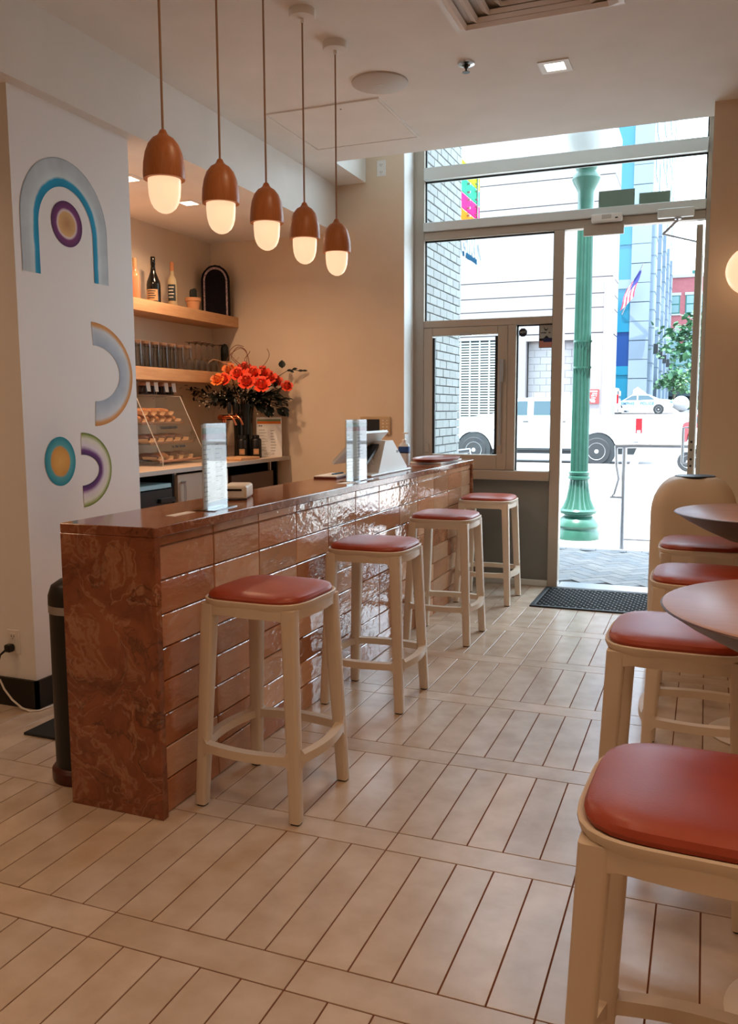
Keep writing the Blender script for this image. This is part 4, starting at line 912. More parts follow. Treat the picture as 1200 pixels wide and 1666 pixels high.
def stempath(e, bend=0.5):
    """from the foot of the vase up through its mouth (rim 0.04 above the origin, 0.086 wide) and out to e"""
    e = Vector(e); h = Vector((e.x, e.y, 0)); STEMS[0] += 1; a = STEMS[0] * 2.4; rr_ = 0.012 + 0.034 * ((STEMS[0] * 0.618) % 1)
    r_ = min(0.068, h.length * 0.4); d = h.normalized() if h.length > 1e-4 else Vector((1, 0, 0))
    foot = Vector((rr_ * math.cos(a), rr_ * math.sin(a), -0.30)); mouth = d * r_ + Vector((0, 0, 0.055))
    mid = mouth.lerp(e, bend) + Vector((0, 0, 0.012))
    return [foot, foot.lerp(mouth, 0.55), mouth, mid, e]
def petal(rad, a, w, h, lean, z0, close=0.0):
    v = []; f = []; nu, nv = 5, 4
    for j in range(nv):
        vv = j / (nv - 1)
        for i in range(nu):
            uu = (i / (nu - 1) - 0.5) * 2; aa = a + uu * w * (0.55 + 0.45 * math.sin(PI * min(vv + 0.25, 1)))
            r = rad * (0.35 + 0.65 * math.sin(vv * PI / 2)) * (1 - close * vv ** 3) + lean * vv ** 3
            v.append((r * math.cos(aa), r * math.sin(aa), z0 + h * vv - 0.12 * h * uu * uu * vv - (lean * 0.6 * vv ** 4)))
    for j in range(nv - 1):
        for i in range(nu - 1): f.append((j * nu + i, j * nu + i + 1, (j + 1) * nu + i + 1, (j + 1) * nu + i))
    return v, f
def rose(p, dr, s, mat, label):
    t = tag(empty('rose', (VX, VY, CZ + 0.40)), label, 'flower', 'roses in the vase')
    d = Vector(dr).normalized(); M = Matrix.Translation(Vector(p) - Vector((VX, VY, CZ + 0.40))) @ d.to_track_quat('Z', 'Y').to_matrix().to_4x4()
    m = MB()
    for ring, (rad, k, w, h, lean) in enumerate(((0.009, 3, 1.3, 0.046, 0.0), (0.014, 4, 1.15, 0.043, 0.0), (0.019, 4, 1.0, 0.039, 0.0), (0.0245, 5, 0.85, 0.033, 0.003), (0.029, 5, 0.85, 0.026, 0.010))):
        for q in range(k):
            v, f = petal(rad * s, 2 * PI * q / k + ring * 0.7, w, h * s, lean * s, -0.012 * s, (0.85, 0.62, 0.45, 0.25, 0)[ring]); m.add(v, f, M, True)
    m.lathe([(0.004 * s, -0.012 * s), (0.006 * s, 0.02 * s), (0.004 * s, 0.031 * s), (1e-6, 0.033 * s)], 8, M); m.build('bloom', mat, t)
    m = MB(); m.tube(stempath(M @ Vector((0, 0, -0.008 * s))), 0.0035, 6); m.build('stem', 'stem_dark', t)
    m = MB()
    for q in range(5):
        v, f = petal(0.014 * s, 2 * PI * q / 5, 0.3, 0.022 * s, 0.012, -0.018 * s); m.add(v, f, M, True)
    m.build('sepals', 'leaf_dark', t)
CF = Vector((0.50, -0.86, 0.05))      # roughly toward the bar and the room
def BP(px_, py_, dy):
    """a point of the bouquet from bouquet-plane offsets: px_ along the room-facing plane, py_ up, dy toward the room"""
    sx = Vector((0.86, 0.50, 0)); return Vector((VX, VY, CZ)) + sx * px_ + Vector((0, 0, py_)) + CF * dy
RO = [(-0.20, 0.625, 0.11, 1.05, 'rose_orange'), (-0.150, 0.630, 0.08, 1.1, 'rose'), (-0.10, 0.715, -0.02, 1.2, 'rose_orange'), (-0.035, 0.675, 0.06, 1.2, 'rose'), (0.035, 0.61, 0.12, 1.35, 'rose'), (0.155, 0.585, 0.13, 1.35, 'rose'), (0.09, 0.685, 0.04, 1.2, 'rose'), (0.165, 0.69, 0.0, 1.25, 'rose'), (0.02, 0.735, -0.05, 1.1, 'rose'), (0.225, 0.655, 0.0, 1.15, 'rose'), (0.285, 0.63, -0.05, 1.0, 'rose'), (0.365, 0.58, 0.03, 0.95, 'rose')]
RL = ['lighter orange rose low on the pillar side of the bouquet', 'coral rose beside the lighter one on the pillar side of the bouquet', 'open orange rose high on the pillar side of the bouquet', 'coral rose in the upper middle of the bouquet', 'large coral rose low in the middle of the bouquet', 'largest coral rose low at the bouquet front with a swirled centre', 'red-orange rose behind the largest rose', 'red-orange rose at the top toward the storefront side', 'red-orange rose at the back top of the bouquet', 'red-orange rose on the storefront side of the bouquet', 'small red-orange rose at the back on the storefront side', 'small red rose set apart low on the storefront side']
for (a, b, c_, s, mt), lb in zip(RO, RL):
    p = BP(a, b, c_); rose(p, Vector((a * 0.8, -0.4 - c_ * 2, 0.75)) * 1.0 + CF * 0.8, s * 1.42, mt, lb)
def leaf(m, p, dr, up, l, w):
    d = Vector(dr).normalized(); sd = d.cross(Vector(up)).normalized(); n = sd.cross(d); p = Vector(p)
    pts = []; prof = [(0, 0), (0.25, 0.8), (0.5, 1.0), (0.75, 0.7), (1, 0)]
    v = [p]; 
    for u, k in prof[1:-1]:
        c_ = p + d * l * u - n * l * 0.12 * u * u
        v += [c_ + sd * w * k + n * w * 0.25, c_, c_ - sd * w * k + n * w * 0.25]
    v.append(p + d * l - n * l * 0.14)
    m.add(v, [(0, 2, 1), (0, 3, 2), (1, 2, 5, 4), (2, 3, 6, 5), (4, 5, 8, 7), (5, 6, 9, 8), (7, 8, 10), (8, 9, 10)], None, True)
random.seed(11)
BR = []
for k in range(26):
    a = random.uniform(-1, 1); BR.append((a * 0.30, random.uniform(0.40, 0.60), random.uniform(-0.08, 0.14), random.randint(14, 22)))
BR += [(-0.42, 0.52, 0.02, 24), (-0.46, 0.56, 0.0, 18), (-0.36, 0.46, 0.05, 22), (0.36, 0.46, 0.05, 16), (0.33, 0.40, 0.06, 12), (0.30, 0.50, 0.08, 18), (0.22, 0.37, 0.08, 12), (-0.24, 0.42, 0.1, 18)]
for k, (a, b, c_, n) in enumerate(BR):
    t = tag(empty('leafy_branch', (VX, VY, CZ + 0.40)), 'dark green leafy branch of the bouquet below the roses' if abs(a) < 0.32 else ('dark feathery branch spreading from the bouquet toward the pillar' if a < 0 else 'dark leafy branch spreading from the bouquet toward the storefront'), 'branch', 'leafy branches in the vase')
    o0 = Vector((VX, VY, CZ + 0.40)); e = BP(a, b, c_) - o0
    m = MB(); pth = stempath(e); m.tube(pth, 0.003, 5); m.build('stem', 'stem_dark', t)
    m = MB()
    for q in range(n):
        u = random.uniform(0.05, 1.05); p = pth[2].lerp(e, u) + Vector((random.uniform(-0.05, 0.05), random.uniform(-0.05, 0.05), random.uniform(-0.01, 0.05)))
        dr = e.normalized() + Vector((random.uniform(-1, 1), random.uniform(-1, 1), random.uniform(-1.2, 0.6)))
        big = a > 0.1; leaf(m, p, dr, (random.uniform(-0.4, 0.4), -0.3, 1), random.uniform(0.05, 0.085) if big else random.uniform(0.035, 0.06), 0.022 if big else 0.012)
    o = m.build('foliage', 'leaf_dark', t); o['kind'] = 'stuff'
    if k % 2 == 0:
        m = MB()
        for q in range(5):
            p = e * random.uniform(0.7, 1.05) + CF * 0.05 + Vector((random.uniform(-0.05, 0.05), random.uniform(-0.05, 0.05), random.uniform(-0.05, 0.06))); m.ball(p, 0.0055, 6, 4)
        o = m.build('filler_blossom', 'filler_white', t); o['kind'] = 'stuff'
# hanging single leaves and the thin sprig on the storefront side
for pts, lvs, lb in (([(0.02, 0.01, -0.3), (0.04, 0.02, -0.1), (0.06, 0.035, 0.055), (0.16, 0.10, 0.20), (0.33, 0.20, 0.32), (0.43, 0.25, 0.31)], [(0.28, 0.17, 0.33, 0, 0, 1, 0.07, 0.03), (0.31, 0.19, 0.31, 1, 0.6, 0.2, 0.05, 0.012), (0.35, 0.21, 0.32, 1, 0.6, 0.3, 0.05, 0.012), (0.39, 0.24, 0.31, 1, 0.6, 0.1, 0.05, 0.012), (0.42, 0.25, 0.31, 1, 0.5, 0.1, 0.05, 0.010), (0.33, 0.20, 0.315, 1, 0.3, -0.4, 0.045, 0.012)], 'thin sprig with small pointed leaves reaching toward the storefront'),
                     ([(0.0, 0.02, -0.3), (0.03, 0.02, -0.1), (0.062, 0.03, 0.05), (0.10, 0.045, 0.065), (0.16, 0.065, 0.03), (0.27, 0.13, -0.01)], [(0.25, 0.12, -0.0, 1, 0.4, -0.8, 0.10, 0.035), (0.27, 0.13, 0.0, 1, 0.7, -0.2, 0.09, 0.022), (0.17, 0.068, 0.02, 0.4, 0, -1, 0.10, 0.033), (0.125, 0.052, 0.05, 0.5, -0.3, -1, 0.10, 0.030)], 'drooping stem with broad dark leaves below the bouquet')):
    t = tag(empty('leafy_branch', (VX, VY, CZ + 0.40)), lb, 'branch', 'leafy branches in the vase')
    MB().tube(pts, 0.0028, 5).build('stem', 'stem_dark', t)
    for x, y, z, dx, dy, dz, l, w in lvs:
        m = MB(); leaf(m, (x, y, z), (dx, dy, dz), (0.4, -0.8, 0.5), l, w); m.build('leaf', 'leaf_dark', t)
TW = [([(-0.02, 0, 0.2), (-0.03, 0, 0.34), (-0.075, -0.04, 0.42), (-0.03, -0.01, 0.50), (0.03, 0.02, 0.47), (0.035, 0.02, 0.38), (0.025, 0.01, 0.30)], 'twig', 'curly brown twig looping above the roses'),
      ([(0.03, 0.01, 0.2), (0.05, 0.03, 0.36), (0.03, 0.02, 0.46), (-0.02, 0.0, 0.49), (-0.09, -0.05, 0.43), (-0.11, -0.06, 0.36)], 'twig', 'curly brown twig bending back over the roses'),
      ([(-0.04, -0.05, 0.2), (-0.06, -0.07, 0.33), (-0.085, -0.15, 0.37), (-0.11, -0.25, 0.39), (-0.13, -0.30, 0.36)], 'twig_pale', 'pale twig reaching toward the glasses'),
      ([(0.08, 0.05, 0.2), (0.13, 0.07, 0.32), (0.17, 0.10, 0.38), (0.195, 0.11, 0.44), (0.18, 0.10, 0.49)], 'twig', 'thin straight twig rising on the storefront side'),
      ([(-0.08, -0.05, 0.2), (-0.12, -0.07, 0.33), (-0.06, -0.03, 0.37), (-0.02, -0.01, 0.42)], 'twig_pale', 'short pale twig crossing in front of the curly ones')]
TW += [([(0.0, 0.0, 0.2), (0.01, 0.0, 0.33), (-0.05, -0.03, 0.40), (-0.085, -0.05, 0.46), (-0.04, -0.02, 0.515), (0.015, 0.01, 0.505)], 'twig', 'curly brown twig with the tallest loop above the roses'),
       ([(0.02, 0.01, 0.2), (0.045, 0.02, 0.34), (0.02, 0.01, 0.40), (0.05, 0.03, 0.45), (0.06, 0.03, 0.47)], 'twig', 'short kinked brown twig above the roses')]
for pts, mt, lb in TW:
    pts = smooth(stempath(pts[0])[:3] + pts)
    t = tag(MB().tube(pts, [0.0045 - 0.0022 * i / (len(pts) - 1) for i in range(len(pts))], 6).build('curly_twig', mt, None, (VX, VY, CZ + 0.40)), lb, 'twig', 'twigs in the vase')
# ------------------------------------------------------------------ outside
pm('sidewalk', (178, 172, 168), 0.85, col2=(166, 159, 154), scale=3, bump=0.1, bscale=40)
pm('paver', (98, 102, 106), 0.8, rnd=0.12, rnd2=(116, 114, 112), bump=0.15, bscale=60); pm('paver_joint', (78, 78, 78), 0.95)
pm('road', (128, 126, 126), 0.85, col2=(118, 116, 116), scale=0.5); pm('kerb', (126, 122, 118), 0.85)
pm('brick_grey', (134, 135, 134), 0.8, rnd=0.07, bump=0.3, bscale=60); pm('mortar', (90, 90, 90), 0.9)
pm('facade_stone', (180, 176, 172), 0.8)
GZ, RZ = -0.02, -0.14
sw = struct(box('pavement', (-14, 6.86, GZ - 0.3), (14, 23.2, GZ - 0.012), 'paver_joint'), 'sunlit pavement before the storefront')
m = MB(); m.box((-14, 8.9, GZ - 0.02), (14, 23.0, GZ)); m.box((-14, 6.92, GZ - 0.02), (-2.3, 8.9, GZ)); m.box((0.75, 6.92, GZ - 0.02), (14, 8.9, GZ)); m.build('paving_slab', 'sidewalk', sw)
box('kerb', (-14, 23.0, RZ), (14, 23.22, GZ + 0.005), 'kerb', sw)
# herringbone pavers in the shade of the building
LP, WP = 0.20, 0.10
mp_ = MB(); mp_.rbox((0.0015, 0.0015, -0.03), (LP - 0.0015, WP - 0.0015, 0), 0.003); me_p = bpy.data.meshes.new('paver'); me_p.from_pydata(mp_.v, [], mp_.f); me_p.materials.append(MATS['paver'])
ca = math.cos(math.radians(40)); sa = math.sin(math.radians(40)); np_ = 0
def pav(u, v, rot):
    global np_
    x, y = -0.8 + u * ca - v * sa, 7.9 + u * sa + v * ca
    c_ = (LP / 2, WP / 2) if not rot else (-WP / 2, LP / 2)
    cx_, cy_ = x + c_[0] * ca - c_[1] * sa, y + c_[0] * sa + c_[1] * ca
    if not (-1.72 < cx_ < 0.35 and 7.10 < cy_ < 8.80) or np_ >= 290: return
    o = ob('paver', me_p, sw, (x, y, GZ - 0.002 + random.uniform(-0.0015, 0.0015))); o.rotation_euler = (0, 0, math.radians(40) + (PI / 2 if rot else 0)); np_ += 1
for i in range(-16, 17):
    for j in range(-10, 11):
        u, v = i * WP + j * 2 * LP * 0 , 0
        # each step (i) shifts one width along the diagonal, each j one full period
        pav(i * WP + j * 2 * LP, i * WP, False); pav(i * WP + j * 2 * LP, i * WP, True)
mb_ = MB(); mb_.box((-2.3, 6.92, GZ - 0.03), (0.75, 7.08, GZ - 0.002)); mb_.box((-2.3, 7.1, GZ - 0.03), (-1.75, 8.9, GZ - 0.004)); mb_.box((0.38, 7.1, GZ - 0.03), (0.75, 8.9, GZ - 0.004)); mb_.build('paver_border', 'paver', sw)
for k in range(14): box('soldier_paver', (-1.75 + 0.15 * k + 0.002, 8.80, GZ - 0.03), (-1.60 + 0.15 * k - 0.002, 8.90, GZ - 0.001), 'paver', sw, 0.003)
# road, rising away
m = MB(); v = [(-60, 23.2, RZ), (60, 23.2, RZ), (60, 30, RZ), (-60, 30, RZ), (60, 70, 1.20), (-60, 70, 1.20), (60, 300, 2.2), (-60, 300, 2.2)]
m.add(v, [(0, 1, 2, 3), (3, 2, 4, 5), (5, 4, 6, 7)]); struct(m.build('street', 'road'), 'bright street rising toward the far buildings')

# this building's own front: brick pier left of the window, wall above
struct(box('wall_front_upper', (-2.30, 6.80, 3.80), (9, 7.0, 8.2), 'facade_stone'))
struct(box('wall_front_right', (-0.02, 6.86, -0.3), (9, 7.0, 3.82), 'facade_stone'))
br = struct(box('wall_brick_pier', (-6, 6.86, -0.3), (-2.325, 8.30, 8.2), 'mortar'), 'grey painted brick pier outside the window')
box('dark_jamb', (-2.32, 6.80, 0.0), (-2.30, 7.20, 8.0), 'sign_back', br)
H_ = 0.0785; cb = {}
nb = 0
for k in range(48):
    z0 = -0.02 + k * H_; band = k in (3, 12, 13, 26, 38); 
    y = 7.21 - (0.0 if k % 2 else 0.105)
    while y < 8.30 and nb < 300:
        y0, y1 = max(y, 7.205), min(y + 0.21, 8.325); y += 0.21
        if y1 - y0 < 0.03: continue
        key = round(y1 - y0, 3)
        if key not in cb:
            mm = MB(); mm.rbox((-0.03, 0.004, 0.004), (0, key - 0.004, H_ - 0.004), 0.004); me = bpy.data.meshes.new('brick'); me.from_pydata(mm.v, [], mm.f); me.materials.append(MATS['brick_grey']); cb[key] = me
        ob('brick', cb[key], br, (-2.300 - (0.008 if band else 0) + random.uniform(-0.002, 0.002) + (0.03 if k < 3 else 0), y0, z0)); nb += 1
mm = MB()
for k in range(48, 104):
    y = 7.21 - (0.0 if k % 2 else 0.105)
    while y < 8.30:
        y0, y1 = max(y, 7.205), min(y + 0.21, 8.325); y += 0.21
        if y1 - y0 > 0.03: mm.box((-2.33, y0 + 0.004, k * H_ - 0.016), (-2.30, y1 - 0.004, (k + 1) * H_ - 0.024))
o = mm.build('upper_brickwork', 'brick_grey', br); o['kind'] = 'stuff'

# blade sign of coloured panes on the brick pier
def tinted(name, c): return pm(name, c, 0.9, spec=0.05)
for n, c in (('pane_lime', (160, 180, 36)), ('pane_mint', (50, 160, 120)), ('pane_pink', (204, 36, 110)), ('pane_orange', (220, 120, 26)), ('letter_white', (214, 222, 228)), ('letter_teal', (26, 74, 104))): tinted(n, c)
t = tag(empty('blade_sign', (-2.33, 8.30, 2.85)), 'blade sign of coloured panes and white letters on the brick pier', 'sign')
for k, mt in enumerate(('pane_orange', 'pane_pink', 'pane_mint', 'pane_lime')):
    z = 0.385 + k * 0.155; p = box('colour_pane', (0, 0.02, z), (0.012, 0.80, z + 0.142), mt, t, 0.003)
    for y in (0.30, 0.62):
        for zz in (0.03, 0.11): MB().lathe([(0.012, 0), (0.012, 0.03)], 10, Matrix.Translation((0.012, y, z + zz)) @ Matrix.Rotation(PI / 2, 4, 'Y')).build('standoff', 'brushed_metal', p)
MB().tube([(0.02, 0.68, 0.36), (0.02, 0.68, 1.0)], 0.008, 8).build('sign_rod', 'brushed_metal', t); box('letter_tray', (0, 0.02, 0.03), (0.02, 0.78, 0.06), 'letter_white', t)
text('sign_letters', 'GIRLS', 0.34, (0.008, 0.04, 0.10), (0, 1, 0), (0, 0, 1), 'letter_white', t, 0.012, bold=0.004); marks('sign_small_letters', 10, 0.55, 0.06, (0.022, 0.12, 0.07), (0, 1, 0), (0, 0, 1), 'letter_teal', t, 6, 0.004)

# green lamp post
pm('post_green', (52, 100, 85), 0.28, col2=(46, 91, 77), scale=6)
pm('globe_white', (190, 194, 196), 0.3)
t = tag(empty('street_lamp', (-1.285, 9.60, GZ)), 'green fluted cast-iron street lamp post outside the door', 'street lamp')
MB().lathe([(0.235, 0), (0.235, 0.085), (0.225, 0.10), (0.22, 0.125), (0.235, 0.15), (0.225, 0.185), (0.19, 0.225), (0.155, 0.255), (0.155, 0.27), (0.20, 0.285), (0.205, 0.315), (0.185, 0.335)], 48).build('base', 'post_green', t)
MB().lathe([(0.185, 0.335), (0.165, 0.37), (0.135, 0.44), (0.115, 0.54), (0.105, 0.62), (0.10, 0.66)], 72, flute=(0, 4, 18, 0.10)).build('flared_foot', 'post_green', t)
MB().lathe([(0.10, 0.655), (0.122, 0.665), (0.122, 0.69), (0.105, 0.70), (0.115, 0.715), (0.115, 0.74), (0.10, 0.75)], 40).build('collar', 'post_green', t)
MB().lathe([(0.098, 0.74), (0.096, 1.2), (0.090, 2.4), (0.082, 3.45)], 72, flute=(0, 3, 14, 0.16)).build('shaft', 'post_green', t)
MB().lathe([(0.082, 3.44), (0.10, 3.46), (0.10, 3.48), (0.085, 3.50), (0.085, 3.72), (0.10, 3.76), (0.135, 3.82), (0.15, 3.86), (0.135, 3.90), (0.10, 3.94), (0.12, 3.98), (0.12, 4.02)], 40).build('capital', 'post_green', t)
MB().lathe([(0.10, 4.02), (0.22, 4.10), (0.29, 4.26), (0.29, 4.44), (0.22, 4.66), (0.10, 4.78), (0.04, 4.86), (1e-6, 4.9)], 36).build('globe', 'globe_white', t)
t = tag(empty('parking_sign', (-1.15, 9.60, 1.75)), 'thin white parking sign strapped to the green lamp post', 'sign')
box('plate', (-0.012, -0.16, 0), (0.006, 0.14, 0.46), 'fixture_white', t, 0.004)
for z in (0.10, 0.38):
    m = MB(); n_ = 40; R0, R1 = 0.0925, 0.0975; L_ = []
    for k in range(n_):
        a = 2 * PI * k / n_; L_.append([(-0.135 + r_ * math.cos(a), r_ * math.sin(a), z + dz) for r_, dz in ((R0, 0), (R1, 0), (R1, 0.02), (R0, 0.02))])
    m.loft(L_ + [L_[0]], smooth=False, cap=False); m.box((-0.039, -0.012, z), (-0.010, 0.012, z + 0.02)); m.build('strap', 'post_green', t)
# queue barriers of steel tube
def barrier(x, y, ln, label, hook=-1):
    t = tag(empty('steel_barrier', (x, y, GZ)), label, 'barrier', 'steel tube barriers on the pavement')
    MB().tube([(-0.09 * 1, 0, 1.06), (0.1, 0, 1.065), (ln, 0, 1.065)], 0.029, 12).build('top_rail', 'brushed_metal', t)
    MB().tube([(0, 0, 0), (0, 0, 1.05)], 0.024, 10).build('post', 'brushed_metal', t); MB().tube([(ln - 0.05, 0, 0), (ln - 0.05, 0, 1.05)], 0.019, 10).build('post', 'brushed_metal', t)
    MB().tube([(0, 0, 0.10), (ln - 0.05, 0, 0.10)], 0.010, 8).build('lower_rail', 'brushed_metal', t)
    MB().tube([(-0.085, 0, 1.06), (-0.075, 0, 0.85), (-0.05, -0.01, 0.72), (-0.09, -0.02, 0.57), (-0.13, -0.02, 0.535), (0.0, 0, 0.535)], 0.016, 10).build('end_hook', 'brushed_metal', t)
barrier(-0.757, 9.0, 1.7, 'steel tube barrier on the pavement beside the lamp post')
t = tag(empty('steel_barrier', (-2.62, 9.35, GZ)), 'low steel tube barrier end beside the brick pier', 'barrier')
MB().tube([(0, 0, 0.95), (0.16, 0, 0.97)], 0.03, 12).build('top_rail', 'brushed_metal', t); MB().tube([(0.14, 0, 0.97), (0.24, 0.05, 0.6), (0.30, 0.08, 0.0)], 0.022, 10).build('post', 'brushed_metal', t); MB().tube([(0.02, 0, 0.95), (0.03, 0, 0.80), (-0.05, 0, 0.76), (-0.06, 0, 0.84)], 0.016, 10).build('end_hook', 'brushed_metal', t)
# white A-frame board seen through the rail
t = tag(empty('a_frame_stand', (-0.62, 10.6, GZ)), 'white folding A-frame stand behind the steel barrier', 'stand')
for q, (xb, yb) in enumerate(((-0.50, 0.0), (0.34, 0.0))):
    for yy in (0.0, 0.55):
        m = MB(); m.tube([(xb, yy, 0.0), (xb * 0.12, yy, 1.06)], 0.032, 8); m.build('leg', 'fixture_white', t)
MB().tube([(-0.02, -0.03, 1.05), (-0.02, 0.58, 1.05)], 0.03, 8).build('ridge', 'fixture_white', t)

# ---------------- vehicles
pm('car_white', (176, 180, 186), 0.2, coat=0.5); pm('tyre', (40, 42, 44), 0.8); pm('alloy', (196, 198, 200), 0.3, 0.7); pm('car_glass', (44, 66, 76), 0.08); pm('car_dark', (34, 38, 40), 0.5); pm('tail_red', (196, 22, 30), 0.2); pm('car_red', (176, 16, 26), 0.2, coat=0.6); pm('police_blue', (60, 110, 150), 0.4)
def wheel(t, x, y, z, r, w=0.24, spokes=5):
    M = Matrix.Translation((x, y, z)) @ Matrix.Rotation(PI / 2, 4, 'X')
    ty = MB().lathe([(r * 0.62, -w / 2), (r * 0.93, -w / 2), (r, -w / 2 + 0.03), (r, w / 2 - 0.03), (r * 0.93, w / 2), (r * 0.62, w / 2)], 36, M).build('wheel', 'tyre', t)
    m = MB(); m.lathe([(r * 0.64, w / 2 - 0.02), (r * 0.62, w / 2 + 0.004), (r * 0.55, w / 2 - 0.01), (r * 0.54, w / 2 - 0.06), (1e-6, w / 2 - 0.06)], 30, M)
    for k in range(spokes):
        a = 2 * PI * k / spokes; mm = M @ Matrix.Rotation(a, 4, 'Z'); m.rbox((r * 0.08, -r * 0.11, w / 2 - 0.06), (r * 0.58, r * 0.11, w / 2 - 0.008), 0.01, 1, mm)
    m.lathe([(r * 0.16, w / 2 - 0.05), (r * 0.15, w / 2), (1e-6, w / 2 + 0.002)], 16, M); m.build('rim', 'alloy', ty)
def side_body(poly, y0, y1, inset, zbelt):
    """car body lofted across its width: full profile narrows above the belt line"""
    m = MB(); L = []; w = y1 - y0
    for k, (u, s) in enumerate(((0, 0.93), (0.03, 0.98), (0.08, 1.0), (0.92, 1.0), (0.97, 0.98), (1, 0.93))):
        cz = 0.7
        L.append([(x, y0 + w * u + (0 if z <= zbelt else (inset * (z - zbelt)) * (1 - 2 * u)), z) for x, z in poly])
    m.loft(L, smooth=False); return m
t = tag(empty('pickup_truck', (0, 24.6, RZ)), 'white crew-cab pickup truck parked at the kerb', 'truck')
zo = -RZ
def arcp(cx, cz, r, a0, a1, n=10): return [(cx + r * math.cos(a0 + (a1 - a0) * k / n), cz + r * math.sin(a0 + (a1 - a0) * k / n)) for k in range(n + 1)]
FWX, RWX, WR = -6.37, -2.83, 0.385
hz_ = WR + 0.02
prof = [(-7.42, 0.50), (-7.45, 0.85), (-7.38, 1.22), (-6.75, 1.32), (-5.90, 1.43), (-5.72, 1.47), (-5.18, 1.86), (-5.0, 1.90), (-3.80, 1.90), (-3.62, 1.84), (-3.44, 1.40), (-1.66, 1.385), (-1.64, 1.0), (-1.63, 0.68), (-2.30, 0.62)]
prof += arcp(RWX, hz_, 0.53, 0.35, PI - 0.35) + [(-3.4, 0.42), (-5.8, 0.42)] + arcp(FWX, hz_, 0.53, 0.35, PI - 0.35)
side_body(prof, 0, 1.95, 0.16, 1.32).build('body', 'car_white', t)
box('underbody', (-7.2, 0.12, 0.30), (-1.8, 1.85, 0.62), 'car_dark', t)
def gl(p, name='window', mat='car_glass', y=-0.012, dp=0.03): 
    v = [(x, y + (0.16 * (z - 1.32) if z > 1.32 else 0) - 0.0, z) for x, z in p]; n = len(v); v2 = [(a, b + dp, c) for a, b, c in v]
    MB().add(v + v2, [tuple(range(n)), tuple(range(2 * n - 1, n - 1, -1))] + [(k, k + n, (k + 1) % n + n, (k + 1) % n) for k in range(n)]).build(name, mat, t)
gl([(-5.55, 1.40), (-4.80, 1.40), (-4.80, 1.80), (-5.06, 1.80), (-5.22, 1.72)]); gl([(-4.62, 1.40), (-3.92, 1.40), (-3.92, 1.72), (-4.0, 1.80), (-4.62, 1.80)])
for x in (-5.60, -4.70, -3.66): box('door_seam', (x, -0.004, 0.46), (x + 0.012, 0.01, 1.38), 'kerb', t)
box('rocker_trim', (-5.75, -0.02, 0.40), (-3.4, 0.03, 0.46), 'car_dark', t); box('front_bumper', (-7.52, 0.02, 0.42), (-7.2, 1.93, 0.72), 'alloy', t, 0.04, 2)
for x in (-4.92, -3.86): box('door_handle', (x, -0.03, 1.20), (x + 0.16, 0.0, 1.235), 'car_dark', t, 0.008)
box('tail_lamp', (-1.80, -0.012, 0.90), (-1.632, 0.16, 1.31), 'tail_red', t, 0.012); box('tail_lamp_lens', (-1.76, -0.016, 0.90), (-1.67, 0.0, 0.98), 'car_white', t, 0.004)
box('rear_bumper', (-1.72, 0.02, 0.50), (-1.46, 1.93, 0.72), 'alloy', t, 0.03, 2); box('side_moulding', (-6.0, -0.012, 1.0), (-5.7, 0.0, 1.02), 'alloy', t); box('fuel_flap', (-2.95, -0.006, 1.08), (-2.6, 0.0, 1.2), 'kerb', t, 0.003)
box('mirror', (-5.45, -0.20, 1.36), (-5.28, 0.02, 1.56), 'car_white', t, 0.03, 2)
for x, arch_ in ((FWX, 1), (RWX, 1)):
    MB().lathe([(0.50, 0), (0.50, 0.30)], 28, Matrix.Translation((x, 0.32, hz_)) @ Matrix.Rotation(PI / 2, 4, 'X')).build('wheel_well', 'car_dark', t)
    wheel(t, x, 0.12, WR, WR, 0.26, 5); wheel(t, x, 1.82, WR, WR, 0.26, 5)
def sedan(name, x, y, z, mat, label, glass='car_glass', scale=1.0, flip=False):
    t = tag(empty(name, (x, y, z)), label, 'car'); s = -1 if flip else 1; t.scale = (s * scale, scale, scale)
    pr = [(-2.35, 0.35), (-2.40, 0.60), (-2.25, 0.82), (-1.35, 0.95), (-1.15, 0.98), (-0.45, 1.40), (0.0, 1.46), (0.75, 1.42), (1.45, 1.10), (2.15, 1.04), (2.38, 0.98), (2.42, 0.6), (2.30, 0.32)] + arcp(1.45, 0.34, 0.40, 0.1, PI - 0.1, 8) + [(0.9, 0.25), (-1.0, 0.25)] + arcp(-1.45, 0.34, 0.40, 0.1, PI - 0.1, 8)
    side_body(pr, 0, 1.8, 0.28, 0.98).build('body', mat, t)
    def g2(p):
        v = [(a, -0.014 + 0.28 * (b - 0.98), b) for a, b in p]; n = len(v); v2 = [(a, b + 0.03, c) for a, b, c in v]
        MB().add(v + v2, [tuple(range(n)), tuple(range(2 * n - 1, n - 1, -1))] + [(k, k + n, (k + 1) % n + n, (k + 1) % n) for k in range(n)]).build('window', glass, t)
    g2([(-1.0, 1.02), (-0.1, 1.02), (-0.1, 1.38), (-0.45, 1.34)]); g2([(0.0, 1.02), (1.15, 1.06), (0.72, 1.36), (0.0, 1.38)])
    for xx in (-1.45, 1.45):
        MB().lathe([(0.38, 0), (0.38, 0.25)], 24, Matrix.Translation((xx, 0.27, 0.34)) @ Matrix.Rotation(PI / 2, 4, 'X')).build('wheel_well', 'car_dark', t); wheel(t, xx, 0.10, 0.33, 0.33, 0.22)
    box('tail_lamp', (2.22, -0.01, 0.80), (2.42, 0.3, 0.92), 'tail_red' if mat == 'car_red' else 'police_blue', t, 0.02)
    return t
t = sedan('police_car', -4.75, 66.5, 1.10, 'car_white', 'white police sedan parked by the grey tower')
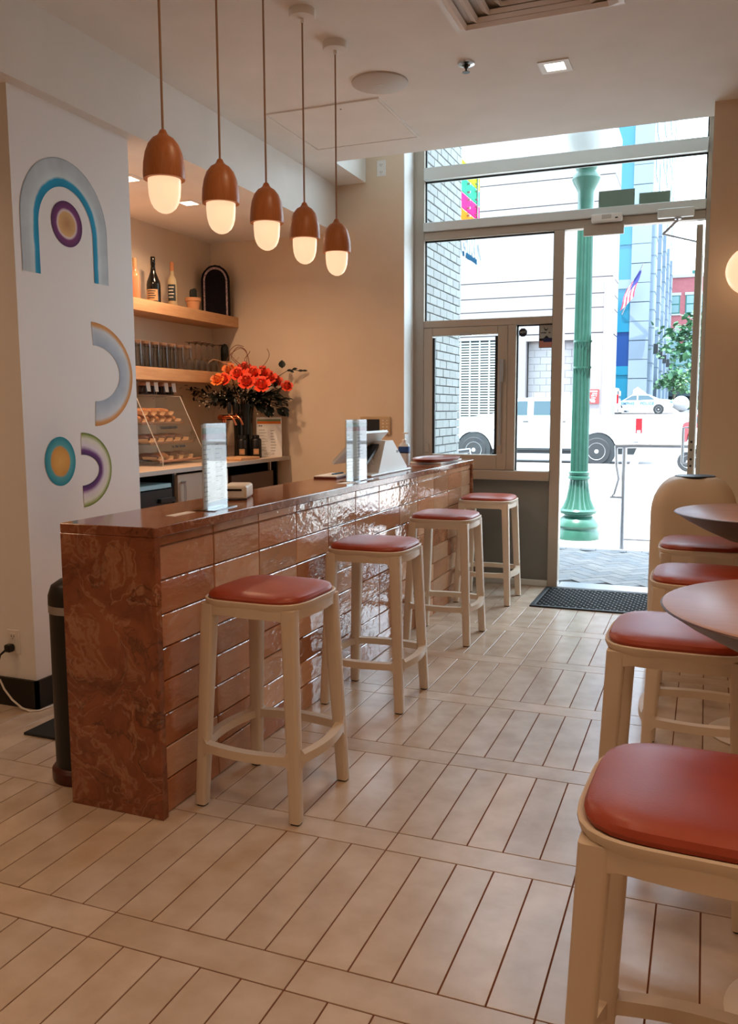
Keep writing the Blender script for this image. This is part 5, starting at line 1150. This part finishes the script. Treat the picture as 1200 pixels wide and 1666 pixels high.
text('car_lettering', 'MEMPHIS', 0.30, (-1.45, -0.02, 0.68), (1, 0, 0), (0, 0, 1), 'police_blue', t, 0.01, bold=0.005); text('car_lettering', 'POLICE', 0.30, (0.15, -0.02, 0.68), (1, 0, 0), (0, 0, 1), 'police_blue', t, 0.01, bold=0.005)
sedan('red_car', -0.12, 30.0, -0.09, 'car_red', 'red car parked behind the door frame', flip=True).rotation_euler = (0, 0, -1.3)
# white van half hidden behind the cream building, a bigger white panel van tail
t = tag(empty('white_van', (-6.6, 60.0, 0.88)), 'white van half hidden behind the cream building corner', 'van')
side_body([(-2.4, 0.3), (-2.4, 1.2), (-1.6, 2.0), (0.9, 2.0), (1.02, 1.2), (1.05, 0.35)], 0, 1.9, 0.06, 1.2).build('body', 'car_white', t); box('tail_lamp', (0.92, -0.01, 0.95), (1.04, 0.12, 1.55), 'tail_red', t); box('window', (-0.9, -0.005, 1.25), (0.7, 0.03, 1.75), 'car_glass', t); box('rear_window', (0.99, 0.2, 1.3), (1.03, 1.7, 1.8), 'car_glass', t); box('bumper', (0.98, 0.0, 0.35), (1.25, 1.9, 0.65), 'alloy', t, 0.03)
wheel(t, 0.35, 0.10, 0.36, 0.36); wheel(t, -1.7, 0.10, 0.36, 0.36)
# scooter parked at the kerb by the door frame
t = tag(empty('motor_scooter', (-0.36, 21.0, GZ)), 'white motor scooter parked at the kerb by the door frame', 'scooter')
MB().loft([rsq(0.06, 0.10, 0.05, 0.45, 4, 0.0), rsq(0.16, 0.16, 0.08, 0.65, 4, 0.1), rsq(0.14, 0.15, 0.08, 0.85, 4, 0.2), rsq(0.05, 0.08, 0.04, 1.12, 4, 0.30)]).build('front_shield', 'car_white', t)
MB().loft([rsq(0.10, 0.08, 0.05, 0.30, 4, 0.75), rsq(0.42, 0.16, 0.1, 0.55, 4, 0.85), rsq(0.46, 0.16, 0.1, 0.75, 4, 0.9), rsq(0.40, 0.13, 0.1, 0.82, 4, 0.9)]).build('rear_body', 'car_white', t)
box('foot_board', (0.05, -0.15, 0.28), (0.7, 0.15, 0.34), 'car_dark', t, 0.02); MB().tube([(0.28, -0.30, 1.12), (0.30, 0, 1.10), (0.28, 0.30, 1.12)], 0.02, 8).build('handlebar', 'car_dark', t)
wheel(t, 0.0, 0.0, 0.23, 0.23, 0.12); wheel(t, 1.15, 0.0, 0.23, 0.23, 0.12)
# ---------------- buildings
pm('cream_wall', (122, 116, 117), 0.85, col2=(118, 112, 113), scale=0.4); pm('facade_joint', (114, 108, 109), 0.9); pm('cmu', (146, 142, 144), 0.85, rnd=0.04); pm('louver_white', (158, 162, 160), 0.7); pm('louver_dark', (70, 78, 80), 0.8)
b1 = tag(empty('cream_building', (-3.5, 36.0, -0.2)), 'cream parking building with louvred opening behind the pickup', 'building')
# local x runs left (negative), y depth; panels between recessed joints
def bb(name, a, b, mat, par=None, w=0.0): return box(name, a, b, mat, par or b1, w)
MB().prism([(-30, 0.10), (-0.3, 0.10), (-0.3, 2.4), (-5, 13.5), (-30, 13.5)], 'z', 4.7, 12.8).build('core', 'facade_joint', b1); MB().prism([(-30, 0.7), (-0.3, 0.7), (-0.3, 2.4), (-5, 13.5), (-30, 13.5)], 'z', 0, 4.7).build('lower_core', 'facade_joint', b1)  # core in the joint colour, slightly darker than the wall panels
XG0, XG1, XC0, XC1, ZL = -6.75, -4.62, -3.62, -2.30, 4.62
bands = [4.72, 5.72, 6.28, 6.92, 9.86, 10.86, 12.8]
for z0, z1 in zip(bands[:-1], bands[1:]):
    bb('wall_panel', (-30, 0.0, z0 + 0.018), (-0.2, 0.3, z1 - 0.018), 'cream_wall'); bb('side_panel', (-0.5, 0.3, z0 + 0.018), (-0.2, 2.4, z1 - 0.018), 'cream_wall')
bb('wall_panel', (-1.55, -0.02, 0), (-0.2, 0.3, 4.69), 'cream_wall'); bb('side_panel', (-0.5, 0.3, 0), (-0.2, 2.4, 4.69), 'cream_wall'); bb('corner_pier', (-0.50, -0.06, 0), (-0.14, 0.4, 6.88), 'cream_wall')
bb('wall_panel', (XG1, -0.02, 0), (XC0, 0.3, 4.69), 'cream_wall'); bb('wall_panel', (-30, -0.02, 0), (XG0 - 0.15, 0.3, 4.69), 'cream_wall'); bb('wall_panel', (XC1, -0.02, 4.45), (-1.55, 0.3, 4.69), 'cream_wall'); bb('wall_panel', (XG0 - 0.15, -0.02, 4.55), (XG1, 0.3, 4.69), 'cream_wall'); bb('wall_panel', (XC0, -0.02, 4.45), (XC1, 0.3, 4.69), 'cream_wall')
lv = bb('louvre_recess', (XG0 - 0.15, 0.22, 0), (XG1, 0.28, 4.55), 'louver_dark')
for k in range(32): bb('slat', (XG0 - 0.15, 0.06, 0.95 + k * 0.112), (XG1, 0.20, 0.95 + k * 0.112 + 0.060), 'louver_white', lv)
for k in range(6): bb('louvre_bar', (XG0 - 0.15 + k * 0.42, 0.03, 0.3), (XG0 - 0.15 + k * 0.42 + 0.06, 0.08, 4.55), 'louver_white', lv)
cm = bb('block_recess', (XC0, 0.545, 0), (-1.55, 0.66, 4.45), 'cmu')
cmu_cache = {}
CW = (-1.55 - XC0) / 4
for r_ in range(15):
    ed = [0, 1, 2, 3, 4] if r_ % 2 == 0 else [0, 0.5, 1.5, 2.5, 3.5, 4]
    for e0, e1 in zip(ed[:-1], ed[1:]):
        if e1 - e0 not in cmu_cache:
            mm = MB(); mm.rbox((0.008, 0, 0.008), (CW * (e1 - e0) - 0.008, 0.08, 0.282), 0.006); me = bpy.data.meshes.new('block'); me.from_pydata(mm.v, [], mm.f); me.materials.append(MATS['cmu']); cmu_cache[e1 - e0] = me
        ob('block', cmu_cache[e1 - e0], cm, (XC0 + e0 * CW, 0.52, r_ * 0.29 + 0.05))
pm('notice_red', (168, 44, 42), 0.6)
ns = tag(box('notice_sign', (-4.52, 35.93, 1.66), (-4.10, 35.97, 2.24), 'notice_red', None), 'red notice sign with white lines on the cream building', 'sign')
for k, (w_, z_) in enumerate(((0.33, 2.13), (0.31, 2.04), (0.27, 1.95), (0.17, 1.875), (0.31, 1.815), (0.25, 1.76), (0.19, 1.705))):
    marks('notice_lettering', 6, w_, 0.06 if k < 3 else 0.032, (-4.31 - w_ / 2, 35.924, z_), (1, 0, 0), (0, 0, 1), 'letter_white', ns, 30 + k, 0.003)

# pale office block above the cream building, windows on its street side
pm('office_pale', (150, 152, 156), 0.8); pm('office_glass', (60, 74, 82), 0.2)
b2 = tag(empty('office_block', (-19.5, 51, 0)), 'pale office block rising behind the cream building', 'building')
bb('walls', (-30, 0, 0), (0, 34, 34), 'office_pale', b2)
for f_ in range(5):
    for k in range(6):
        z = 13.0 + f_ * 4.0; y = 1.5 + k * 5.4
        wdw = bb('window', (-0.1, y, z), (0.06, y + 2.0, z + 2.4), 'office_glass', b2); bb('mullion', (-0.08, y + 0.9, z), (0.12, y + 1.1, z + 2.4), 'office_pale', wdw)
    for k in range(5):
        z = 13.0 + f_ * 4.0; x = -26 + k * 5.2; wdw = bb('window', (x, -0.06, z), (x + 2.2, 0.1, z + 2.4), 'office_glass', b2); bb('mullion', (x + 1.0, -0.1, z), (x + 1.2, 0.1, z + 2.4), 'office_pale', wdw)

# blue glass and grey stone tower
pm('tower_stone', (104, 118, 132), 0.7); pm('tower_glass', (26, 94, 118), 0.15); pm('tower_glass_dark', (22, 50, 96), 0.15); pm('tower_joint', (80, 94, 106), 0.8); pm('sign_blue', (70, 150, 200), 0.4)
b3 = tag(empty('glass_tower', (-4.55, 72.0, 0.9)), 'grey stone and blue glass tower down the street', 'building')
bb('core', (-14, 0.4, 0), (-0.4, 42, 46), 'tower_joint', b3)
for k in range(15):
    z = k * 3.0; bb('stone_course', (-1.45, 0, z + 0.03), (0, 0.6, z + 1.48), 'tower_stone', b3); bb('stone_course', (-1.45, 0, z + 1.52), (0, 0.6, z + 2.97), 'tower_stone', b3)
for k in range(13):
    z = 0.6 + k * 3.4; w_ = bb('glass_bay', (-4.2, 0.18, z), (-1.45, 0.5, z + 2.7), 'tower_glass_dark' if k == 1 else 'tower_glass', b3); bb('spandrel', (-4.2, 0.10, z + 2.7), (-1.45, 0.5, z + 3.4), 'tower_stone' if k % 3 == 2 else 'tower_glass', b3); bb('glazing_bar', (-2.9, 0.12, z), (-2.82, 0.22, z + 2.7), 'tower_stone', w_)
for p_ in range(5):
    y = 0.6 + p_ * 7.6
    bb('pilaster', (-0.5, y, 0), (0.35, y + 2.2, 17.0), 'tower_stone', b3)
    for k in range(12): bb('pilaster_joint', (-0.5, y - 0.02, 1.4 * k), (0.38, y + 2.22, 1.4 * k + 0.06), 'tower_joint', b3)
    bb('lantern', (0.35, y + 0.9, 5.0), (0.7, y + 1.3, 5.8), 'car_dark', b3)
bb('side_wall', (-0.5, 0.6, 0), (0.0, 42, 46), 'tower_stone', b3)
for f_ in range(12):
    for k in range(7):
        z = 6.2 + f_ * 3.3; y = 2.9 + k * 5.4
        if z < 16 and (y - 0.6) % 7.6 < 2.4: continue
        w_ = bb('window', (-0.02, y, z), (0.05, y + 2.6, z + 2.1), 'tower_glass' if (f_ + k) % 3 else 'fixture_white', b3)
bb('sign_panel', (-4.1, -0.05, 10.6), (-2.6, 0.05, 12.2), 'sign_blue', b3); bb('sign_strip', (-4.1, -0.06, 10.6), (-2.6, -0.04, 11.2), 'fixture_white', b3)
# flag on the tower
pm('flag_red', (176, 60, 80), 0.7); pm('flag_white', (226, 224, 230), 0.7); pm('flag_blue', (40, 44, 104), 0.7)
t = tag(empty('flag', (-6.6, 71.2, 9.0)), 'striped flag on a slanted pole on the grey tower', 'flag')
MB().tube([(0, 0.9, 0.0), (1.6, -0.6, 3.6)], 0.06, 8).build('pole', 'brushed_metal', t)
for k in range(7):
    u0, u1 = k / 7, (k + 1) / 7; m = MB()
    v = []
    for u in (u0, u1):
        for j in range(6):
            q = j / 5; v.append((1.5 - 1.1 * u - 0.5 * q + 0.06 * math.sin(q * 6 + u * 3), -0.5 + 0.3 * u + 0.12 * math.sin(q * 7), 3.4 - 1.0 * u * 1.6 - 2.2 * q * (1 - 0.25 * u)))
    f = [(j, j + 1, 7 + j, 6 + j) for j in range(5)]; m.add(v, f, None, True); m.build('stripe', 'flag_red' if k % 2 == 0 else 'flag_white', t)
m = MB(); v = []
for u in (0, 0.55):
    for j in range(4):
        q = j / 3 * 0.5; v.append((1.5 - 1.1 * u - 0.5 * q + 0.06 * math.sin(q * 6 + u * 3), -0.53 + 0.3 * u + 0.12 * math.sin(q * 7), 3.4 - 1.0 * u * 1.6 - 2.2 * q * (1 - 0.25 * u)))
m.add(v, [(j, j + 1, 5 + j, 4 + j) for j in range(3)], None, True); m.build('canton', 'flag_blue', t)

# red brick building at the end of the street
pm('red_brick', (150, 88, 92), 0.8, col2=(143, 82, 86), scale=2); pm('trim_pale', (156, 156, 158), 0.7); pm('teal_frame', (40, 100, 92), 0.5); pm('pane_dark', (74, 96, 104), 0.2); pm('pane_pale', (104, 134, 138), 0.2); pm('iron_dark', (40, 56, 60), 0.5)
b4 = tag(empty('red_brick_building', (-8.0, 118.0, 1.2)), 'red brick building with arched teal window at the street end', 'building')
bb('wall', (-6, 0, 0), (26, 20, 16.9), 'red_brick', b4); bb('cornice', (-6.1, -0.25, 16.9), (26, 0.5, 17.3), 'trim_pale', b4)
PXM = lambda px_: (px_ - 1068) * 0.0895 + 1.3   # metres along the front per photo pixel
for rowz in (13.0, 8.3 + 0.2):
    for k, xw in enumerate((3.05, 4.95, 6.75)):
        w_ = bb('window', (xw, -0.05, rowz - 0.6), (xw + 1.25, 0.1, rowz + 1.7), 'teal_frame', b4)
        for q in range(2): bb('sash_pane', (xw + 0.14, -0.1, rowz - 0.45 + q * 1.1), (xw + 1.11, -0.04, rowz + 0.5 + q * 1.1), 'pane_pale', w_)
        bb('lintel', (xw - 0.1, -0.12, rowz + 1.7), (xw + 1.35, 0.1, rowz + 2.05), 'trim_pale', w_); bb('sill', (xw - 0.1, -0.15, rowz - 0.8), (xw + 1.35, 0.1, rowz - 0.6), 'trim_pale', w_)
for k in range(3): bb('roof_vent', (5.6 + 2.4 * k, 0.4, 17.2), (6.2 + 2.4 * k, 0.9, 17.8 + 0.1 * k), 'teal_frame', b4)
# arched window
cx_, rz_ = 5.6, 4.9
def arcpoly(r, z0, n=20): return [(cx_ - r, 2.4)] + [(cx_ - r * math.cos(PI * k / n), z0 + r * 0.78 * math.sin(PI * k / n)) for k in range(n + 1)] + [(cx_ + r, 2.4)]
aw = MB().prism(arcpoly(5.3, 3.9), 'y', -0.25, 0.1).build('arched_window', 'teal_frame', b4)
MB().prism(arcpoly(4.9, 3.9), 'y', -0.30, -0.2).build('arch_glass', 'pane_pale', aw)
for k in range(1, 6):
    x = cx_ - 4.9 + k * 1.63; bb('arch_bar', (x - 0.09, -0.36, 2.4), (x + 0.09, -0.28, 3.9 + 4.9 * 0.78 * math.sqrt(max(0, 1 - ((x - cx_) / 4.9) ** 2))), 'teal_frame', aw)
for z in (3.9, 5.8): bb('arch_bar', (cx_ - 4.5, -0.36, z), (cx_ + 4.5, -0.28, z + 0.16), 'teal_frame', aw)
bl = MB().prism([(cx_ - 6, 0.0)] + [(cx_ - 6 + 12 * k / 14, -2.0 - 0.9 * math.sin(PI * k / 14)) for k in range(15)] + [(cx_ + 6, 0.0)], 'z', 1.9, 2.5).build('balcony', 'iron_dark', b4)
MB().prism([(cx_ - 6, 0.0)] + [(cx_ - 6 + 12 * k / 14, -2.0 - 0.9 * math.sin(PI * k / 14)) for k in range(15)] + [(cx_ + 6, 0.0)], 'z', 0.2, 0.5).build('canopy', 'iron_dark', b4)
bb('dark_storefront', (-0.4, -0.5, -3), (12, 0.1, 1.9), 'iron_dark', b4)  # dark-coloured ground-floor front behind the shop panes
for k in range(6): w_ = bb('shop_pane', (0.2 + k * 1.9, -0.62, -2.4), (1.7 + k * 1.9, -0.48, 0.1), 'pane_dark' if k % 2 else 'pane_pale', b4); bb('door_bar', (0.9 + k * 1.9, -0.68, -2.4), (1.0 + k * 1.9, -0.6, 0.1), 'iron_dark', w_)
# white sculpture sheet behind the police car and round bollard
t = tag(MB().loft([[(-2.9, 0, 0.9), (-1.6, -0.5, 0.9), (0.9, -0.3, 0.9), (0.9, 1.2, 0.9), (-2.2, 1.4, 0.9)], [(-2.7, 0.1, 2.0), (-1.8, -0.3, 2.0), (0.0, -0.2, 1.5), (0.0, 0.9, 1.5), (-2.2, 1.0, 2.0)], [(-2.6, 0.2, 2.7), (-2.3, 0.0, 2.9), (-1.4, 0.0, 2.2), (-1.4, 0.6, 2.2), (-2.3, 0.6, 2.9)]], smooth=False).build('white_canopy', 'fixture_white', None, (-2.75, 69.6, 0.25)), 'white slanted canopy behind the police car', 'canopy')
t = tag(MB().ball((0, 0, 0.62), 0.66, 24, 14).build('round_bollard', 'trim_pale', None, (-1.98, 75.0, 1.25)), 'large white ball bollard by the far trees', 'bollard')
# trees
pm('tree_leaf', (66, 108, 68), 0.6, rnd=0.1, col2=(40, 82, 60), scale=1.2); pm('tree_bark', (96, 84, 74), 0.9); pm('tree_leaf_pale', (104, 140, 98), 0.6, col2=(78, 118, 80), scale=1.5)
def tree(x, y, z, h, r, n, mat, label, seed, lsz=0.35):
    random.seed(seed); t = tag(empty('street_tree', (x, y, z)), label, 'tree', 'trees at the street end')
    m = MB(); m.tube([(0, 0, 0), (0.05, 0, h * 0.4), (0, 0.05, h * 0.75)], [0.14, 0.10, 0.05], 8)
    tips = []
    for k in range(7):
        a = 2 * PI * k / 7 + random.uniform(-0.3, 0.3); p0 = (0.02, 0, h * random.uniform(0.35, 0.7)); p1 = (r * 0.7 * math.cos(a), r * 0.7 * math.sin(a), p0[2] + h * random.uniform(0.05, 0.25)); m.tube([p0, ((p0[0] + p1[0]) / 2, (p0[1] + p1[1]) / 2, p0[2] + 0.4 * (p1[2] - p0[2])), p1], [0.05, 0.035, 0.015], 6); tips.append(p1)
    m.build('trunk', 'tree_bark', t)
    m = MB()
    for k in range(n):
        c = random.choice(tips + [(0, 0, h * 0.85)]); d = Vector((random.gauss(0, 1), random.gauss(0, 1), random.gauss(0, 0.6)))
        p = Vector(c) + d * r * 0.28; leaf(m, p, (random.uniform(-1, 1), random.uniform(-1, 1), random.uniform(-0.8, 0.5)), (random.uniform(-0.5, 0.5), random.uniform(-0.5, 0.5), 1), lsz * random.uniform(0.7, 1.3), lsz * 0.4)
    o = m.build('crown', mat, t); o['kind'] = 'stuff'
tree(-0.35, 70.0, 1.05, 8.2, 2.6, 900, 'tree_leaf', 'dark green street tree before the arched window', 5, 0.5)
tree(-2.75, 78.8, 1.10, 4.0, 1.3, 500, 'tree_leaf_pale', 'small pale green tree beside the grey tower', 6, 0.35)
for k, (x, y) in enumerate(((-3.08, 75.5), (-0.95, 76.6))): tree(x, y, 1.1, 1.1, 0.45, 140, 'tree_leaf_pale', 'low pale bush beside the ball bollard', 20 + k, 0.25)
